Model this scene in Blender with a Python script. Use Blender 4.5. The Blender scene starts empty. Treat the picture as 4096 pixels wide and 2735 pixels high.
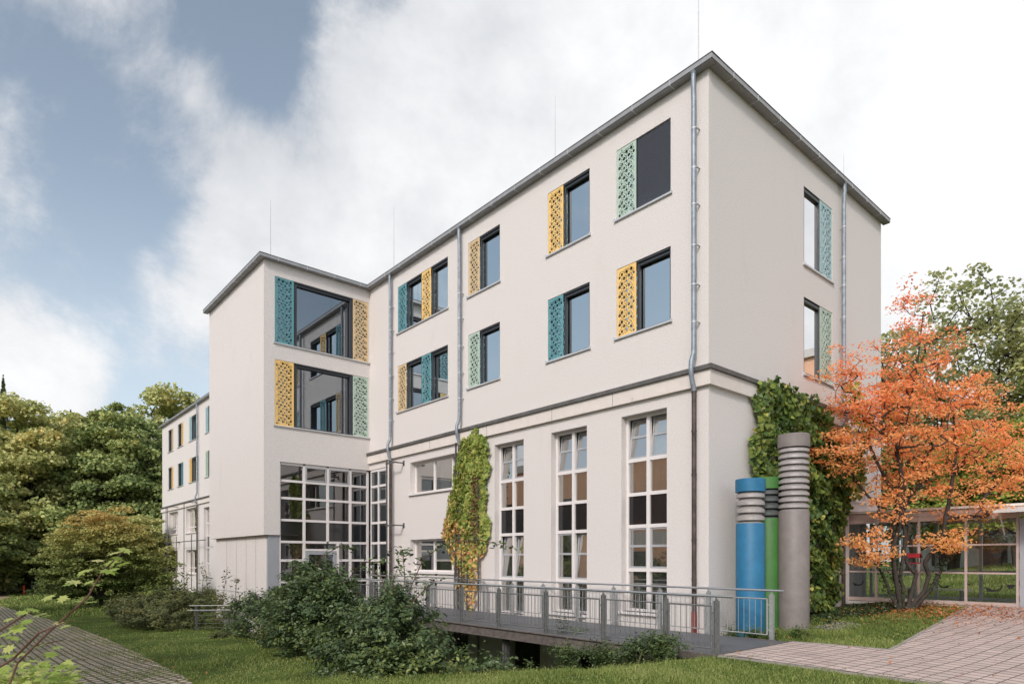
import bpy, math, random
import numpy as np
from mathutils import Vector, geometry

sc = bpy.context.scene
R = math.radians
# ------------------------------------------------------------------ camera
A = R(40.74)
CAM = Vector((8.08, -12.87, 1.65))
FW = Vector((-math.cos(A), math.sin(A), 0)); RT = Vector((math.sin(A), math.cos(A), 0))
cd = bpy.data.cameras.new("camera"); cam = bpy.data.objects.new("camera", cd)
sc.collection.objects.link(cam); sc.camera = cam
cam.location = CAM; cam.rotation_euler = (R(90), 0, math.atan2(FW.y, FW.x) - R(90))
cd.sensor_width = 36; cd.lens = 36 * 2552 / 4096; cd.shift_y = 0.2123; cd.clip_end = 3000; cd.clip_start = .1

# ------------------------------------------------------------------ light and sky
SUN_AZ = R(-62)      # direction the sun stands in, measured from +x towards +y
SUN_EL = R(36)
sd = bpy.data.lights.new("sun", 'SUN'); sun = bpy.data.objects.new("sun", sd); sc.collection.objects.link(sun)
sd.energy = 1.6; sd.angle = R(8); sd.color = (1.0, .95, .89)
sv = Vector((math.cos(SUN_EL) * math.cos(SUN_AZ), math.cos(SUN_EL) * math.sin(SUN_AZ), math.sin(SUN_EL)))
sun.rotation_euler = sv.to_track_quat('Z', 'Y').to_euler()
sc.view_settings.view_transform = 'Standard'; sc.view_settings.look = 'None'
sc.view_settings.exposure = 0.14; sc.view_settings.gamma = 1.0
sc.cycles.max_bounces = 8; sc.cycles.transparent_max_bounces = 16
sc.cycles.use_denoising = True

w = bpy.data.worlds.new("World"); sc.world = w; w.use_nodes = True
nt = w.node_tree; nt.nodes.clear()
def N(t, tree, **kw):
    n = tree.nodes.new(t)
    for k, v in kw.items(): setattr(n, k, v)
    return n
def mth(tree, op, a, b=None, c=None, clamp=False):
    n = N('ShaderNodeMath', tree, operation=op, use_clamp=clamp)
    for i, v in enumerate((a, b, c)):
        if v is None: continue
        if isinstance(v, (int, float)): n.inputs[i].default_value = v
        else: tree.links.new(v, n.inputs[i])
    return n.outputs[0]
L = nt.links.new
out = N('ShaderNodeOutputWorld', nt)
sky = N('ShaderNodeTexSky', nt, sky_type='NISHITA', sun_disc=False, sun_elevation=SUN_EL)
sky.sun_rotation = R(90) - SUN_AZ; sky.air_density = 1.0; sky.dust_density = 2.5; sky.ozone_density = 1.0
hs = N('ShaderNodeHueSaturation', nt); hs.inputs['Hue'].default_value = .488; hs.inputs['Saturation'].default_value = .66; hs.inputs['Value'].default_value = 1.2
L(sky.outputs[0], hs.inputs['Color'])
bg1 = N('ShaderNodeBackground', nt); bg1.inputs['Strength'].default_value = .14; tc = N('ShaderNodeTexCoord', nt)
nrm = N('ShaderNodeVectorMath', nt, operation='NORMALIZE'); L(tc.outputs['Generated'], nrm.inputs[0])
dirv = nrm.outputs[0]
sz = N('ShaderNodeSeparateXYZ', nt); L(dirv, sz.inputs[0])
hf = N('ShaderNodeMapRange', nt, interpolation_type='SMOOTHSTEP'); L(sz.outputs[2], hf.inputs['Value'])
for k_, v_ in (('From Min', .50), ('From Max', .0), ('To Min', 0.), ('To Max', .85)): hf.inputs[k_].default_value = v_
hm = N('ShaderNodeMix', nt, data_type='RGBA'); L(hf.outputs[0], hm.inputs['Factor']); L(hs.outputs[0], hm.inputs['A']); hm.inputs['B'].default_value = (4.6, 5.3, 5.9, 1)
L(hm.outputs['Result'], bg1.inputs['Color'])
mp = N('ShaderNodeMapping', nt); mp.inputs['Scale'].default_value = (1, 1, 1.15); mp.inputs['Location'].default_value = (3.1, 1.7, .4)
L(dirv, mp.inputs[0])
n1 = N('ShaderNodeTexNoise', nt); n1.inputs['Scale'].default_value = 3.2; n1.inputs['Detail'].default_value = 9; n1.inputs['Roughness'].default_value = .64; n1.inputs['Distortion'].default_value = .2
L(mp.outputs[0], n1.inputs['Vector'])
n2 = N('ShaderNodeTexNoise', nt); n2.inputs['Scale'].default_value = 2.1; n2.inputs['Detail'].default_value = 6; n2.inputs['Roughness'].default_value = .6
L(mp.outputs[0], n2.inputs['Vector'])
# cloud banks and gaps as world directions (azimuth from +x, elevation, angular radius, weight)
def vdir(u, v):
    d = FW + RT * u + Vector((0, 0, v)); return d.normalized()
banks = [(-.34, .57, 11, .48), (-.15, .62, 13, .42), (-.15, .80, 10, .30), (-.12, .50, 12, .42), (-.50, .625, 7, .33), (-.43, .66, 5, .2), (-.38, .50, 6, .30), (.14, .66, 19, .50), (.5, .67, 30, .85), (.8, .40, 32, .9), (3.2, 1.3, 42, .95), (.06, .38, 15, .45),
         (-.75, .88, 8, .22), (-.58, .90, 7, .28), (-.50, .80, 4, .12), (-.76, .31, 6, .36), (-.70, .27, 4, .2), (-.51, .44, 5, .28), (-.45, .42, 4, .2), (-.72, .62, 6, .16),
         (-.60, .72, 9, -.30), (-.01, .76, 5, -.30), (-.01, .66, 4, -.18), (-.41, .90, 5, -.22), (-.43, .80, 5, -.16), (-.62, .48, 8, -.15), (-.35, .70, 5, -.12)]
bias = None
for (u, v, rad, wt) in banks:
    d = vdir(u, v)
    vm = N('ShaderNodeVectorMath', nt, operation='DOT_PRODUCT'); L(dirv, vm.inputs[0]); vm.inputs[1].default_value = d
    mr = N('ShaderNodeMapRange', nt, interpolation_type='SMOOTHSTEP'); L(vm.outputs['Value'], mr.inputs['Value'])
    mr.inputs['From Min'].default_value = math.cos(R(rad)); mr.inputs['From Max'].default_value = 1.0
    mr.inputs['To Min'].default_value = 0; mr.inputs['To Max'].default_value = wt
    bias = mr.outputs[0] if bias is None else mth(nt, 'ADD', bias, mr.outputs[0])
msk = mth(nt, 'ADD', mth(nt, 'MULTIPLY_ADD', n1.outputs['Fac'], 1.9, -.45), mth(nt, 'MULTIPLY', bias, .95))
cm = N('ShaderNodeMapRange', nt, interpolation_type='SMOOTHSTEP'); L(msk, cm.inputs['Value'])
cm.inputs['From Min'].default_value = .50; cm.inputs['From Max'].default_value = .98
cr = N('ShaderNodeMapRange', nt); L(mth(nt, 'ADD', mth(nt, 'MULTIPLY_ADD', n2.outputs['Fac'], 1.2, mth(nt, 'MULTIPLY', n1.outputs['Fac'], .9)), mth(nt, 'MULTIPLY', bias, .24)), cr.inputs['Value'])
cr.inputs['From Min'].default_value = .80; cr.inputs['From Max'].default_value = 1.58
ccol = N('ShaderNodeMix', nt, data_type='RGBA'); L(cr.outputs[0], ccol.inputs['Factor'])
ccol.inputs['A'].default_value = (.46, .49, .54, 1); ccol.inputs['B'].default_value = (1.0, 1.0, 1.0, 1)
bg2 = N('ShaderNodeBackground', nt); bg2.inputs['Strength'].default_value = 1.0; L(ccol.outputs['Result'], bg2.inputs['Color'])
mx = N('ShaderNodeMixShader', nt); L(cm.outputs[0], mx.inputs[0]); L(bg1.outputs[0], mx.inputs[1]); L(bg2.outputs[0], mx.inputs[2])
L(mx.outputs[0], out.inputs['Surface'])

# ------------------------------------------------------------------ helpers
COL = sc.collection
def finish_obj(name, me, mats, parent):
    o = bpy.data.objects.new(name, me); COL.objects.link(o)
    for m in (mats if isinstance(mats, (list, tuple)) else [mats]): me.materials.append(m)
    if parent is not None: o.parent = parent
    return o
def worldpos(o):
    p = Vector((0, 0, 0))
    while o is not None: p += o.location; o = o.parent
    return p
class MB:
    def __init__(s): s.v = []; s.f = []; s.m = []
    def face(s, pts, mi=0):
        n = len(s.v); s.v += [tuple(p) for p in pts]; s.f.append(tuple(range(n, n + len(pts)))); s.m.append(mi)
    def hexa(s, p, mi=0):   # 8 points: bottom 4 (ccw from above), top 4
        n = len(s.v); s.v += [tuple(q) for q in p]
        for f in ((3, 2, 1, 0), (4, 5, 6, 7), (0, 1, 5, 4), (1, 2, 6, 5), (2, 3, 7, 6), (3, 0, 4, 7)):
            s.f.append(tuple(n + i for i in f)); s.m.append(mi)
    def box(s, a, b, mi=0):
        x0, y0, z0 = [min(p, q) for p, q in zip(a, b)]; x1, y1, z1 = [max(p, q) for p, q in zip(a, b)]
        s.hexa([(x0, y0, z0), (x1, y0, z0), (x1, y1, z0), (x0, y1, z0), (x0, y0, z1), (x1, y0, z1), (x1, y1, z1), (x0, y1, z1)], mi)
    def fbox(s, F, u0, u1, n0, n1, z0, z1, mi=0):
        u0, u1 = min(u0, u1), max(u0, u1); n0, n1 = min(n0, n1), max(n0, n1)
        s.hexa([F(u0, n1, z0), F(u1, n1, z0), F(u1, n0, z0), F(u0, n0, z0), F(u0, n1, z1), F(u1, n1, z1), F(u1, n0, z1), F(u0, n0, z1)], mi)
    def tube(s, pts, r, seg=8, mi=0, cap=True):
        pts = [Vector(p) for p in pts]; rs = r if isinstance(r, (list, tuple)) else [r] * len(pts)
        n0 = len(s.v); prev = None
        for i, p in enumerate(pts):
            t = (pts[min(i + 1, len(pts) - 1)] - pts[max(i - 1, 0)]).normalized()
            if prev is None:
                a = Vector((0, 0, 1)) if abs(t.z) < .9 else Vector((1, 0, 0)); a = t.cross(a).normalized()
            else: a = (prev - t * prev.dot(t)).normalized()
            prev = a; b = t.cross(a)
            for k in range(seg):
                an = 2 * math.pi * k / seg; s.v.append(tuple(p + (a * math.cos(an) + b * math.sin(an)) * rs[i]))
        for i in range(len(pts) - 1):
            for k in range(seg):
                s.f.append((n0 + i * seg + k, n0 + i * seg + (k + 1) % seg, n0 + (i + 1) * seg + (k + 1) % seg, n0 + (i + 1) * seg + k)); s.m.append(mi)
        if cap:
            s.f.append(tuple(n0 + k for k in reversed(range(seg)))); s.m.append(mi)
            s.f.append(tuple(n0 + (len(pts) - 1) * seg + k for k in range(seg))); s.m.append(mi)
    def lathe(s, c, prof, seg=40, mi=0):   # prof: (radius, z)
        n0 = len(s.v)
        for r, z in prof:
            for k in range(seg):
                an = 2 * math.pi * k / seg; s.v.append((c[0] + r * math.cos(an), c[1] + r * math.sin(an), c[2] + z))
        for i in range(len(prof) - 1):
            for k in range(seg):
                s.f.append((n0 + i * seg + k, n0 + i * seg + (k + 1) % seg, n0 + (i + 1) * seg + (k + 1) % seg, n0 + (i + 1) * seg + k)); s.m.append(mi)
        s.f.append(tuple(n0 + (len(prof) - 1) * seg + k for k in range(seg))); s.m.append(mi)
        s.f.append(tuple(n0 + k for k in reversed(range(seg)))); s.m.append(mi)
    def build(s, name, mats, parent=None, smooth=False):
        me = bpy.data.meshes.new(name)
        o = worldpos(parent) if parent is not None else Vector((0, 0, 0))
        me.from_pydata([(x - o.x, y - o.y, z - o.z) for x, y, z in s.v], [], s.f)
        if any(s.m): me.polygons.foreach_set('material_index', s.m)
        if smooth:
            me.shade_smooth()
            try: me.set_sharp_from_angle(angle=R(35))
            except Exception: pass
        me.update()
        return finish_obj(name, me, mats, parent)
def np_mesh(name, verts, faces_flat, counts, mats, parent=None, smooth=False):
    o = worldpos(parent) if parent is not None else Vector((0, 0, 0))
    verts = np.asarray(verts, dtype=np.float32) - np.array([o.x, o.y, o.z], dtype=np.float32)
    me = bpy.data.meshes.new(name); me.vertices.add(len(verts)); me.vertices.foreach_set('co', verts.ravel())
    me.loops.add(len(faces_flat)); me.loops.foreach_set('vertex_index', np.asarray(faces_flat, dtype=np.int32))
    me.polygons.add(len(counts)); st = np.concatenate(([0], np.cumsum(counts)[:-1])).astype(np.int32)
    me.polygons.foreach_set('loop_start', st)
    me.update(calc_edges=True); me.validate()
    return finish_obj(name, me, mats, parent)
def tag(o, label=None, cat=None, group=None, kind=None):
    if label: o['label'] = label
    if cat: o['category'] = cat
    if group: o['group'] = group
    if kind: o['kind'] = kind
    return o
def thing(name, loc, label, cat, group=None):
    o = bpy.data.objects.new(name, None); COL.objects.link(o); o.location = loc; o.empty_display_size = .3
    return tag(o, label, cat, group)
def copy_tree(o, parent=None):
    c = o.copy(); COL.objects.link(c); c.parent = parent
    for ch in list(o.children): copy_tree(ch, c)
    return c

# ------------------------------------------------------------------ materials
def mat(name, col, rough=.6, metal=0., var=.0, vscale=3., bump=0., bscale=60., spec=.5, coord='Object', dirt=None):
    m = bpy.data.materials.new(name); m.use_nodes = True; t = m.node_tree; b = t.nodes['Principled BSDF']
    b.inputs['Roughness'].default_value = rough; b.inputs['Metallic'].default_value = metal; b.inputs['Specular IOR Level'].default_value = spec
    b.inputs['Base Color'].default_value = (*col, 1)
    co = N('ShaderNodeTexCoord', t).outputs[coord]
    if var:
        n = N('ShaderNodeTexNoise', t); n.inputs['Scale'].default_value = vscale; n.inputs['Detail'].default_value = 6; n.inputs['Roughness'].default_value = .65; t.links.new(co, n.inputs['Vector'])
        mr = N('ShaderNodeMapRange', t); t.links.new(n.outputs['Fac'], mr.inputs['Value']); mr.inputs['From Min'].default_value = .3; mr.inputs['From Max'].default_value = .7
        mr.inputs['To Min'].default_value = 1 - var; mr.inputs['To Max'].default_value = 1 + var
        vm = N('ShaderNodeVectorMath', t, operation='SCALE'); vm.inputs[0].default_value = col; t.links.new(mr.outputs[0], vm.inputs['Scale'])
        src = vm.outputs[0]
        if dirt:
            n3 = N('ShaderNodeTexNoise', t); n3.inputs['Scale'].default_value = dirt[1]; n3.inputs['Detail'].default_value = 8; n3.inputs['Roughness'].default_value = .7
            mp3 = N('ShaderNodeMapping', t); mp3.inputs['Scale'].default_value = dirt[2]; t.links.new(co, mp3.inputs[0]); t.links.new(mp3.outputs[0], n3.inputs['Vector'])
            r3 = N('ShaderNodeMapRange', t); t.links.new(n3.outputs['Fac'], r3.inputs['Value']); r3.inputs['From Min'].default_value = dirt[3]; r3.inputs['From Max'].default_value = dirt[3] + .2
            mx3 = N('ShaderNodeMix', t, data_type='RGBA'); t.links.new(r3.outputs[0], mx3.inputs['Factor']); t.links.new(src, mx3.inputs['A']); mx3.inputs['B'].default_value = (*dirt[0], 1)
            src = mx3.outputs['Result']
        t.links.new(src, b.inputs['Base Color'])
    if bump:
        n2 = N('ShaderNodeTexNoise', t); n2.inputs['Scale'].default_value = bscale; n2.inputs['Detail'].default_value = 4; t.links.new(co, n2.inputs['Vector'])
        bp = N('ShaderNodeBump', t); bp.inputs['Strength'].default_value = bump; bp.inputs['Distance'].default_value = .02
        t.links.new(n2.outputs['Fac'], bp.inputs['Height']); t.links.new(bp.outputs[0], b.inputs['Normal'])
    return m
def leafmat(name, cols, trans=.3, rough=.5, nscale=.6, namp=.5, spec=.3, zr=None):
    """cols: ramp colours; each leaf takes one by its own random number and a slow change of tone through the plant"""
    m = bpy.data.materials.new(name); m.use_nodes = True; t = m.node_tree; b = t.nodes['Principled BSDF']
    g = N('ShaderNodeNewGeometry', t); co = N('ShaderNodeTexCoord', t)
    n = N('ShaderNodeTexNoise', t); n.inputs['Scale'].default_value = nscale; n.inputs['Detail'].default_value = 2; t.links.new(co.outputs['Object'], n.inputs['Vector'])
    f = mth(t, 'ADD', mth(t, 'MULTIPLY', g.outputs['Random Per Island'], 1 - namp), mth(t, 'MULTIPLY', mth(t, 'MULTIPLY_ADD', n.outputs['Fac'], 2.2, -.6, clamp=True), namp))
    if zr:   # tone also changes from the top of the plant to its foot
        sp = N('ShaderNodeSeparateXYZ', t); t.links.new(co.outputs['Object'], sp.inputs[0]); mz = N('ShaderNodeMapRange', t); t.links.new(sp.outputs[2], mz.inputs['Value'])
        mz.inputs['From Min'].default_value = zr[0]; mz.inputs['From Max'].default_value = zr[1]
        f = mth(t, 'ADD', mth(t, 'MULTIPLY', f, 1 - zr[2]), mth(t, 'MULTIPLY', mz.outputs[0], zr[2]))
    r = N('ShaderNodeValToRGB', t); t.links.new(f, r.inputs[0]); e = r.color_ramp.elements
    while len(e) < len(cols): e.new(.5)
    for i, c in enumerate(cols):
        e[i].position = i / (len(cols) - 1); e[i].color = (*c, 1)
    t.links.new(r.outputs[0], b.inputs['Base Color']); b.inputs['Roughness'].default_value = rough; b.inputs['Specular IOR Level'].default_value = spec
    tr = N('ShaderNodeBsdfTranslucent', t); t.links.new(r.outputs[0], tr.inputs['Color'])
    mx = N('ShaderNodeMixShader', t); mx.inputs[0].default_value = trans
    o = t.nodes['Material Output']; t.links.new(b.outputs[0], mx.inputs[1]); t.links.new(tr.outputs[0], mx.inputs[2]); t.links.new(mx.outputs[0], o.inputs['Surface'])
    return m
def glassmat(name, refl, tint, rtint=(1, 1, 1), rough=.0, wob=.0, fgain=1.3):
    m = bpy.data.materials.new(name); m.use_nodes = True; t = m.node_tree; t.nodes.clear()
    o = N('ShaderNodeOutputMaterial', t); gl = N('ShaderNodeBsdfGlossy', t); gl.inputs['Roughness'].default_value = rough; gl.inputs['Color'].default_value = (*rtint, 1)
    tp = N('ShaderNodeBsdfTransparent', t); tp.inputs['Color'].default_value = (*tint, 1)
    fr = N('ShaderNodeFresnel', t); fr.inputs['IOR'].default_value = 1.5
    fac = mth(t, 'MULTIPLY_ADD', fr.outputs[0], fgain, refl, clamp=True)
    if wob:
        co = N('ShaderNodeTexCoord', t); n = N('ShaderNodeTexNoise', t); n.inputs['Scale'].default_value = .9; n.inputs['Detail'].default_value = 0; t.links.new(co.outputs['Object'], n.inputs['Vector'])
        bp = N('ShaderNodeBump', t); bp.inputs['Strength'].default_value = wob; bp.inputs['Distance'].default_value = .02; t.links.new(n.outputs['Fac'], bp.inputs['Height']); t.links.new(bp.outputs[0], gl.inputs['Normal'])
    mx = N('ShaderNodeMixShader', t); t.links.new(fac, mx.inputs[0]); t.links.new(tp.outputs[0], mx.inputs[1]); t.links.new(gl.outputs[0], mx.inputs[2]); t.links.new(mx.outputs[0], o.inputs['Surface'])
    return m
def brickmat(name, c1, c2, mortar, bw, bh, ms, offset=.5, rot=0., rough=.8, var=.15, scalevec=(1, 1, 1), plane='XZ', soil=None):
    m = bpy.data.materials.new(name); m.use_nodes = True; t = m.node_tree; b = t.nodes['Principled BSDF']; b.inputs['Roughness'].default_value = rough; b.inputs['Specular IOR Level'].default_value = .18
    co = N('ShaderNodeTexCoord', t).outputs['Object']
    if plane == 'XZ':
        sp = N('ShaderNodeSeparateXYZ', t); t.links.new(co, sp.inputs[0]); cb = N('ShaderNodeCombineXYZ', t)
        t.links.new(mth(t, 'ADD', sp.outputs[0], sp.outputs[1]), cb.inputs[0]); t.links.new(sp.outputs[2], cb.inputs[1]); co2 = cb.outputs[0]
    else:
        mp_ = N('ShaderNodeMapping', t); mp_.inputs['Rotation'].default_value = (0, 0, rot); mp_.inputs['Scale'].default_value = scalevec; t.links.new(co, mp_.inputs[0]); co2 = mp_.outputs[0]
    br = N('ShaderNodeTexBrick', t); br.offset = offset; t.links.new(co2, br.inputs['Vector'])
    br.inputs['Color1'].default_value = (*c1, 1); br.inputs['Color2'].default_value = (*c2, 1); br.inputs['Mortar'].default_value = (*mortar, 1)
    br.inputs['Scale'].default_value = 1; br.inputs['Brick Width'].default_value = bw; br.inputs['Row Height'].default_value = bh; br.inputs['Mortar Size'].default_value = ms; br.inputs['Mortar Smooth'].default_value = .3
    n = N('ShaderNodeTexNoise', t); n.inputs['Scale'].default_value = 1.3; n.inputs['Detail'].default_value = 9; n.inputs['Roughness'].default_value = .7; t.links.new(co, n.inputs['Vector'])
    mr = N('ShaderNodeMapRange', t); t.links.new(n.outputs['Fac'], mr.inputs['Value']); mr.inputs['From Min'].default_value = .3; mr.inputs['From Max'].default_value = .7; mr.inputs['To Min'].default_value = 1 - var; mr.inputs['To Max'].default_value = 1 + var
    vm = N('ShaderNodeVectorMath', t, operation='SCALE'); t.links.new(br.outputs['Color'], vm.inputs[0]); t.links.new(mr.outputs[0], vm.inputs['Scale'])
    src = vm.outputs[0]
    if soil:
        n3 = N('ShaderNodeTexNoise', t); n3.inputs['Scale'].default_value = soil[1]; n3.inputs['Detail'].default_value = 8; n3.inputs['Roughness'].default_value = .72; t.links.new(co, n3.inputs['Vector'])
        r3 = N('ShaderNodeMapRange', t); t.links.new(n3.outputs['Fac'], r3.inputs['Value']); r3.inputs['From Min'].default_value = soil[2]; r3.inputs['From Max'].default_value = soil[2] + .1
        mx3 = N('ShaderNodeMix', t, data_type='RGBA'); t.links.new(r3.outputs[0], mx3.inputs['Factor']); t.links.new(src, mx3.inputs['A']); mx3.inputs['B'].default_value = (*soil[0], 1); src = mx3.outputs['Result']
    t.links.new(src, b.inputs['Base Color'])
    bp = N('ShaderNodeBump', t); bp.inputs['Strength'].default_value = .5; bp.inputs['Distance'].default_value = .01; bp.invert = True
    t.links.new(br.outputs['Fac'], bp.inputs['Height']); t.links.new(bp.outputs[0], b.inputs['Normal'])
    return m
M = {}
M['stucco'] = mat('stucco', (.685, .643, .625), .9, var=.13, vscale=32, bump=.45, bscale=60, spec=.2, dirt=((.635, .59, .565), 1.1, (1, 1, .3), .57))
M['band'] = mat('band', (.70, .64, .60), .85, var=.05, vscale=5, bump=.3, bscale=40, spec=.2, dirt=((.42, .37, .34), 5, (1.2, 1.2, .5), .62))
M['zinc'] = mat('zinc', (.36, .36, .37), .5, .35, var=.12, vscale=6)
M['flash'] = mat('flash', (.13, .125, .12), .6, .3, var=.35, vscale=4)
M['gutter'] = mat('gutter', (.27, .27, .27), .5, .3, var=.15, vscale=3)
M['galv'] = mat('galv', (.27, .305, .35), .55, .45, var=.28, vscale=9)
M['ring'] = mat('ring', (.52, .53, .55), .5, .4)
M['brownpipe'] = mat('brownpipe', (.085, .062, .055), .45, .3, var=.6, vscale=5)
M['redpipe'] = mat('redpipe', (.24, .045, .035), .7, var=.25, vscale=8)
M['anthra'] = mat('anthracite', (.035, .04, .048), .45, var=.1, vscale=4)
M['alu'] = mat('alu', (.62, .62, .63), .4, .5, var=.05, vscale=5)
M['white'] = mat('whiteframe', (.74, .70, .69), .45, var=.04, vscale=6)
M['sash'] = mat('sash', (.36, .37, .39), .45, var=.05, vscale=6)
M['blind'] = mat('blind', (.085, .095, .12), .6)
M['room'] = mat('room', (.62, .61, .60), .9, var=.1, vscale=1)
M['curtain'] = mat('curtain', (.78, .78, .72), .9, var=.08, vscale=8)
M['spandrel'] = mat('spandrel', (.010, .011, .014), .12, spec=.9)
M['greypanel'] = mat('greypanel', (.34, .35, .38), .7, var=.05, vscale=3)
M['glass_up'] = glassmat('glass_up', .44, (.62, .68, .72), (.86, .96, 1.0), wob=.02, fgain=3.2)
M['glass_gable'] = glassmat('glass_gable', .72, (.62, .68, .72), (1, 1, 1), wob=.02, fgain=1.5)
M['glass_tower'] = glassmat('glass_tower', .26, (.40, .43, .45), (.86, .93, 1.0), wob=.02, fgain=1.5)
M['glass_low'] = glassmat('glass_low', .46, (.62, .66, .64), (1, .98, .95), wob=.03)
M['glass_dark'] = glassmat('glass_dark', .13, (.30, .31, .32), wob=.02)
M['glass_corr'] = glassmat('glass_corr', .03, (.94, .97, .95))
M['yellow'] = mat('panel_yellow', (.84, .55, .19), .5, var=.03)
M['beige'] = mat('panel_beige', (.66, .49, .28), .5, var=.03)
M['teal'] = mat('panel_teal', (.115, .30, .34), .5, var=.03)
M['mint'] = mat('panel_mint', (.44, .56, .47), .5, var=.03)
M['paleblue'] = mat('panel_paleblue', (.36, .53, .56), .5, var=.03)
M['steel'] = mat('steel', (.175, .18, .18), .55, .35, var=.25, vscale=14)
M['steel2'] = mat('steel_pale', (.36, .37, .37), .5, .35, var=.2, vscale=14)
M['darksteel'] = mat('darksteel', (.13, .125, .125), .6, .35, var=.35, vscale=7)
M['rust'] = mat('girder', (.145, .122, .112), .7, .2, var=.35, vscale=8, dirt=((.26, .23, .21), 22, (1, 1, .08), .58))
M['stainless'] = mat('stainless', (.62, .61, .60), .32, .9)
M['grating'] = brickmat('grating', (.018, .019, .021), (.018, .019, .021), (.17, .175, .185), .034, .034, .010, offset=0, plane='XY', rough=.5, var=.2)
M['blue'] = mat('blue_paint', (.018, .145, .28), .55, var=.16, vscale=3.5, dirt=((.05, .12, .18), 3, (1, 1, .25), .62))
M['green'] = mat('green_paint', (.045, .16, .03), .55, var=.16, vscale=3.5)
M['taupe'] = mat('taupe_paint', (.205, .178, .168), .55, var=.15, vscale=3.5, dirt=((.15, .13, .12), 3, (1, 1, .25), .60))
M['rib'] = mat('rib_metal', (.40, .37, .36), .42, .25, var=.12, vscale=14)
M['ribdark'] = mat('rib_dark', (.10, .11, .11), .5, .2, var=.2, vscale=14)
M['pinkmetal'] = mat('pinkmetal', (.48, .37, .335), .6, var=.07, vscale=5)
M['black'] = mat('black_film', (.008, .008, .009), .6)
M['tile'] = brickmat('path_tile', (.59, .47, .42), (.49, .395, .36), (.10, .075, .065), .25, .125, .010, offset=0, scalevec=(1, .5, 1), rot=R(5.8), plane='XY', var=.13, soil=((.22, .17, .12), 2.3, .70))
M['pave'] = brickmat('grass_paver', (.60, .475, .39), (.47, .375, .31), (.12, .13, .05), .14, .17, .030, offset=.5, scalevec=(.4, 1, 1), rot=R(-2), plane='XY', var=.28, soil=((.11, .13, .05), 1.1, .58))
M['kerb'] = mat('kerb', (.32, .29, .265), .85, var=.15, vscale=6)
M['brick'] = brickmat('brick', (.78, .40, .24), (.70, .33, .19), (.74, .60, .48), .25, .085, .014, plane='XZ', var=.1)
M['concrete'] = mat('concrete', (.55, .53, .51), .85, var=.08, vscale=2)
M['bark'] = mat('bark', (.045, .034, .028), .9, var=.4, vscale=9, bump=.6, bscale=30, dirt=((.14, .13, .11), 9, (1, 1, 1), .62))
M['barkdark'] = mat('barkdark', (.05, .042, .035), .9, var=.4, vscale=5)
M['stem_red'] = mat('stem_red', (.12, .055, .04), .6, var=.2)
M['stem_green'] = mat('stem_green', (.10, .10, .04), .7, var=.3)
M['red'] = mat('red_paint', (.26, .012, .02), .5)
M['redpost'] = mat('redpost', (.75, .07, .03), .5)
# leaves
M['l_maple'] = leafmat('autumn_leaf', [(.92, .17, .11), (.95, .28, .14), (.97, .39, .16), (.97, .48, .18), (.95, .56, .20), (.86, .60, .20)], .52, .5, .5, .25, zr=(9.0, .5, .45))
M['l_beech'] = leafmat('beech_leaf', [(.15, .20, .055), (.28, .33, .11), (.47, .49, .19), (.68, .63, .26), (.78, .46, .15)], .3, .6, .16, .55)
M['l_beech2'] = leafmat('beech_leaf_green', [(.09, .14, .05), (.17, .235, .085), (.29, .355, .13), (.52, .56, .20), (.66, .48, .16)], .3, .6, .16, .5)
M['l_fir'] = leafmat('fir_needle', [(.08, .12, .05), (.16, .20, .08), (.27, .28, .12)], .2, .6, .3, .4)
M['l_golden'] = leafmat('hornbeam_leaf', [(.10, .15, .05), (.17, .23, .065), (.29, .33, .10), (.50, .44, .14), (.70, .40, .15)], .35, .6, .45, .35, zr=(.5, 5.2, .65))
M['l_gleam'] = leafmat('park_leaf', [(.20, .25, .12), (.32, .36, .16), (.46, .48, .22), (.58, .54, .26), (.62, .46, .22)], .45, .6, .3, .5)
M['l_lime'] = leafmat('lime_leaf', [(.22, .30, .05), (.36, .44, .09), (.50, .55, .14), (.60, .56, .18)], .45, .6, .3, .5)
M['l_bush'] = leafmat('shrub_leaf', [(.045, .075, .035), (.065, .105, .042), (.10, .15, .055), (.15, .20, .065), (.30, .32, .08)], .22, .40, 1.2, .45, .5)
M['l_bush2'] = leafmat('rose_leaf', [(.05, .065, .028), (.085, .105, .04), (.13, .15, .055), (.22, .22, .07), (.30, .18, .09)], .22, .5, 1.0, .5)
M['l_vine'] = leafmat('vine_leaf', [(.12, .18, .045), (.20, .28, .06), (.31, .38, .085), (.46, .46, .12), (.64, .52, .16)], .3, .5, 1.0, .35)
M['l_vine_o'] = leafmat('vine_leaf_yellow', [(.30, .36, .08), (.62, .50, .15), (.74, .50, .20), (.72, .38, .17), (.60, .28, .12)], .3, .5, 1.5, .3)
M['l_vine_b'] = leafmat('vine_leaf_dark', [(.045, .09, .03), (.075, .135, .04), (.13, .20, .05), (.24, .29, .065), (.44, .35, .08)], .4, .45, 1.1, .4)
M['l_ivy'] = leafmat('ivy_leaf', [(.02, .04, .016), (.035, .062, .024), (.06, .09, .035)], .1, .4, 2, .3)
M['l_sap'] = leafmat('sapling_leaf', [(.28, .40, .08), (.40, .50, .12), (.52, .56, .18), (.70, .62, .34)], .45, .5, 1.5, .3)
M['l_dry'] = leafmat('dry_leaf', [(.10, .045, .03), (.17, .08, .05), (.22, .10, .05)], .1, .8, 2, .3)
M['l_fallen'] = leafmat('fallen_leaf', [(.24, .08, .04), (.42, .13, .05), (.52, .20, .07), (.36, .16, .07)], .1, .7, 2, .2)
M['grassblade'] = leafmat('grass_blade', [(.075, .125, .03), (.15, .22, .05), (.26, .33, .085), (.42, .45, .15), (.58, .52, .28)], .4, .55, .5, .4)
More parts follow.
